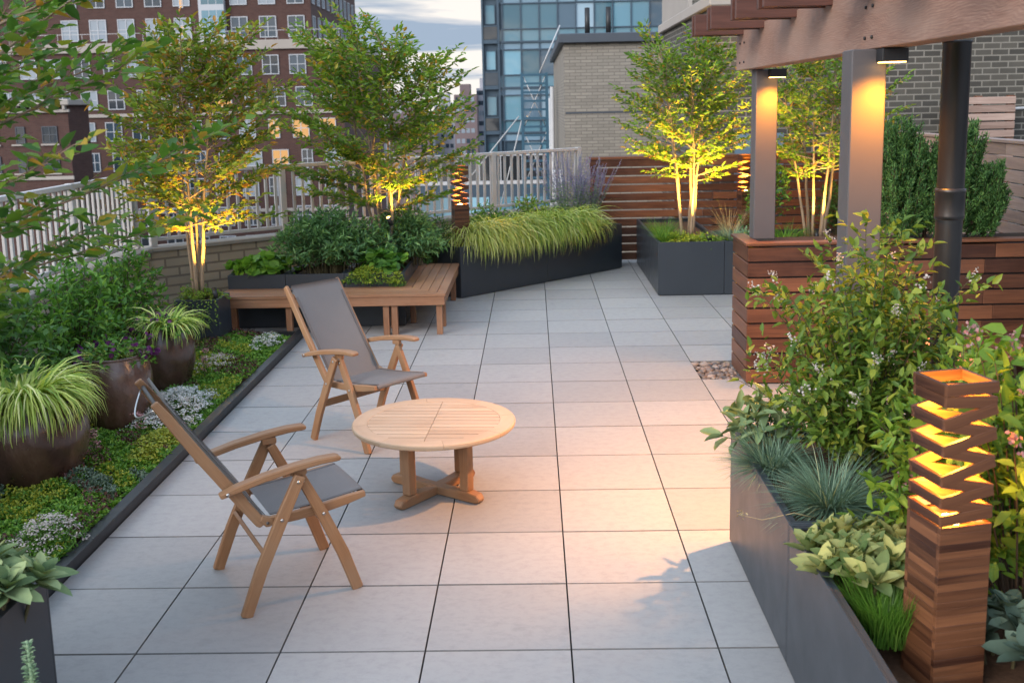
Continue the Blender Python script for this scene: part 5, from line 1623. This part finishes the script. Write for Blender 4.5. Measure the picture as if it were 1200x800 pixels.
# garden uplights
lamp('SPOT', 'uplight_lamp', (-3.03, 9.68, .60), 85 * K, AMBER, (-3.22, 9.95, 1.9), spot_size=R(85), spot_blend=.7, shadow_soft_size=.02)
lamp('SPOT', 'uplight_lamp', (-1.52, 11.02, 1.08), 95 * K, AMBER, (-1.55, 11.55, 2.2), spot_size=R(120), spot_blend=.7, shadow_soft_size=.02)
lamp('SPOT', 'uplight_lamp', (2.02, 12.18, .72), 300 * K, AMBER, (1.90, 12.68, 2.2), spot_size=R(105), spot_blend=.7, shadow_soft_size=.02)
lamp('SPOT', 'uplight_lamp', (3.30, 12.2, .72), 120 * K, AMBER, (3.4, 12.6, 2.2), spot_size=R(80), spot_blend=.7, shadow_soft_size=.02)

# ------------------------------------------------------------------ sky and sun (soft, low, from the left behind the camera)
AZ, EL = 222.0, 24.0      # degrees: compass-like, 0 = +Y, clockwise
w = bpy.data.worlds.new('World'); SC.world = w; w.use_nodes = True
nt = w.node_tree; nt.nodes.clear()
N_ = nt.nodes.new
out = N_('ShaderNodeOutputWorld'); bg = N_('ShaderNodeBackground'); bg.inputs[1].default_value = .10
sky = N_('ShaderNodeTexSky'); sky.sky_type = 'NISHITA'; sky.sun_disc = False; sky.sun_elevation = R(EL); sky.sun_rotation = R(AZ); sky.air_density = 1.0; sky.dust_density = 1.5
tc = N_('ShaderNodeTexCoord'); sep = N_('ShaderNodeSeparateXYZ'); nt.links.new(tc.outputs['Generated'], sep.inputs[0])
def mth(op, a, b=None):
    m = N_('ShaderNodeMath'); m.operation = op
    for k, v in ((0, a), (1, b)):
        if v is None: continue
        if isinstance(v, bpy.types.NodeSocket): nt.links.new(v, m.inputs[k])
        else: m.inputs[k].default_value = v
    return m.outputs[0]
zc = mth('MAXIMUM', sep.outputs[2], 0.0)
den = mth('ADD', zc, .12)
cb = N_('ShaderNodeCombineXYZ'); nt.links.new(mth('DIVIDE', sep.outputs[0], den), cb.inputs[0]); nt.links.new(mth('DIVIDE', sep.outputs[1], den), cb.inputs[1])
def nz(scale, det, rough, dist, loc=(0, 0, 0), sc=(1, 1, 1)):
    mp = N_('ShaderNodeMapping'); nt.links.new(cb.outputs[0], mp.inputs[0]); mp.inputs['Location'].default_value = loc; mp.inputs['Scale'].default_value = sc
    n_ = N_('ShaderNodeTexNoise'); nt.links.new(mp.outputs[0], n_.inputs[0]); n_.inputs['Scale'].default_value = scale; n_.inputs['Detail'].default_value = det; n_.inputs['Roughness'].default_value = rough; n_.inputs['Distortion'].default_value = dist
    return n_.outputs['Fac']
def rmp(f, stops):
    r = N_('ShaderNodeValToRGB'); e = r.color_ramp.elements
    while len(e) < len(stops): e.new(.5)
    for i, (p, c) in enumerate(stops): e[i].position = p; e[i].color = (*c, 1)
    nt.links.new(f, r.inputs[0]); return r.outputs[0]
def mixc(a, b, f):
    m = N_('ShaderNodeMix'); m.data_type = 'RGBA'
    for k, v in ((0, f), (6, a), (7, b)):
        if isinstance(v, bpy.types.NodeSocket): nt.links.new(v, m.inputs[k])
        else: m.inputs[k].default_value = (*v, 1) if hasattr(v, '__len__') else v
    return m.outputs[2]
high = rmp(nz(.55, 5, .6, .6, (3.1, 1.2, 0), (1, 1.5, 1)), [(.30, (0, 0, 0)), (.50, (1, 1, 1))])
dark = rmp(nz(.62, 6, .55, .5, (1.3, 2.2, 0), (1, 2.0, 1)), [(.47, (0, 0, 0)), (.58, (1, 1, 1))])
hor = rmp(zc, [(.10, (1, 1, 1)), (.34, (0, 0, 0))])
CL = 8.2
white = mixc((CL * .77, CL * .92, CL * 1.12), (CL * .42, CL * .395, CL * .37), hor)
grey = mixc((CL * .42, CL * .50, CL * .62), (CL * .155, CL * .195, CL * .25), hor)
cl = mixc(white, grey, dark)
mx = mixc(sky.outputs[0], cl, mth('MAXIMUM', mth('MULTIPLY', high, .65), hor))
nt.links.new(mx, bg.inputs[0]); nt.links.new(bg.outputs[0], out.inputs[0])
s_ = lamp('SUN', 'sun', (0, 0, 20), 0.8, (1.0, .94, .90)); s_.data.angle = R(30)
a_, e_ = R(AZ), R(EL)
dv = Vector((math.sin(a_) * math.cos(e_), math.cos(a_) * math.cos(e_), math.sin(e_)))
s_.rotation_euler = dv.to_track_quat('Z', 'Y').to_euler()

# ------------------------------------------------------------------ camera
f_px, cy, yaw, pit, rol, hc = 1229.5, 327.0, -.0218, .165, -.0214, 3.676 * .61
fw = V(math.sin(yaw) * math.cos(pit), math.cos(yaw) * math.cos(pit), -math.sin(pit)); rt = V(math.cos(yaw), -math.sin(yaw), 0); up = np.cross(rt, fw)
c_, s2_ = math.cos(rol), math.sin(rol)
r2 = c_ * rt + s2_ * up; u2 = -s2_ * rt + c_ * up
cd = bpy.data.cameras.new('camera'); co = bpy.data.objects.new('camera', cd); COL.objects.link(co)
mat = Matrix.Identity(4)
for i in range(3): mat[i][0], mat[i][1], mat[i][2] = r2[i], u2[i], -fw[i]
mat[2][3] = hc
co.matrix_world = mat
cd.sensor_width = 36; cd.lens = f_px / 1200 * 36; cd.shift_y = -(400 - cy) / 1200
cd.clip_start = .05; cd.clip_end = 4000
cd.dof.use_dof = True; cd.dof.focus_distance = 6.3; cd.dof.aperture_fstop = 4.5
SC.camera = co

SC.view_settings.view_transform = 'Standard'; SC.view_settings.look = 'None'; SC.view_settings.gamma = 1.0; SC.view_settings.use_curve_mapping = False
SC.view_settings.exposure = 1.6
SC.cycles.max_bounces = 6; SC.cycles.diffuse_bounces = 3; SC.cycles.glossy_bounces = 3; SC.cycles.transmission_bounces = 3; SC.cycles.transparent_max_bounces = 4
SC.cycles.caustics_reflective = False; SC.cycles.caustics_refractive = False
SC.cycles.sample_clamp_indirect = 4.0; SC.cycles.use_denoising = True
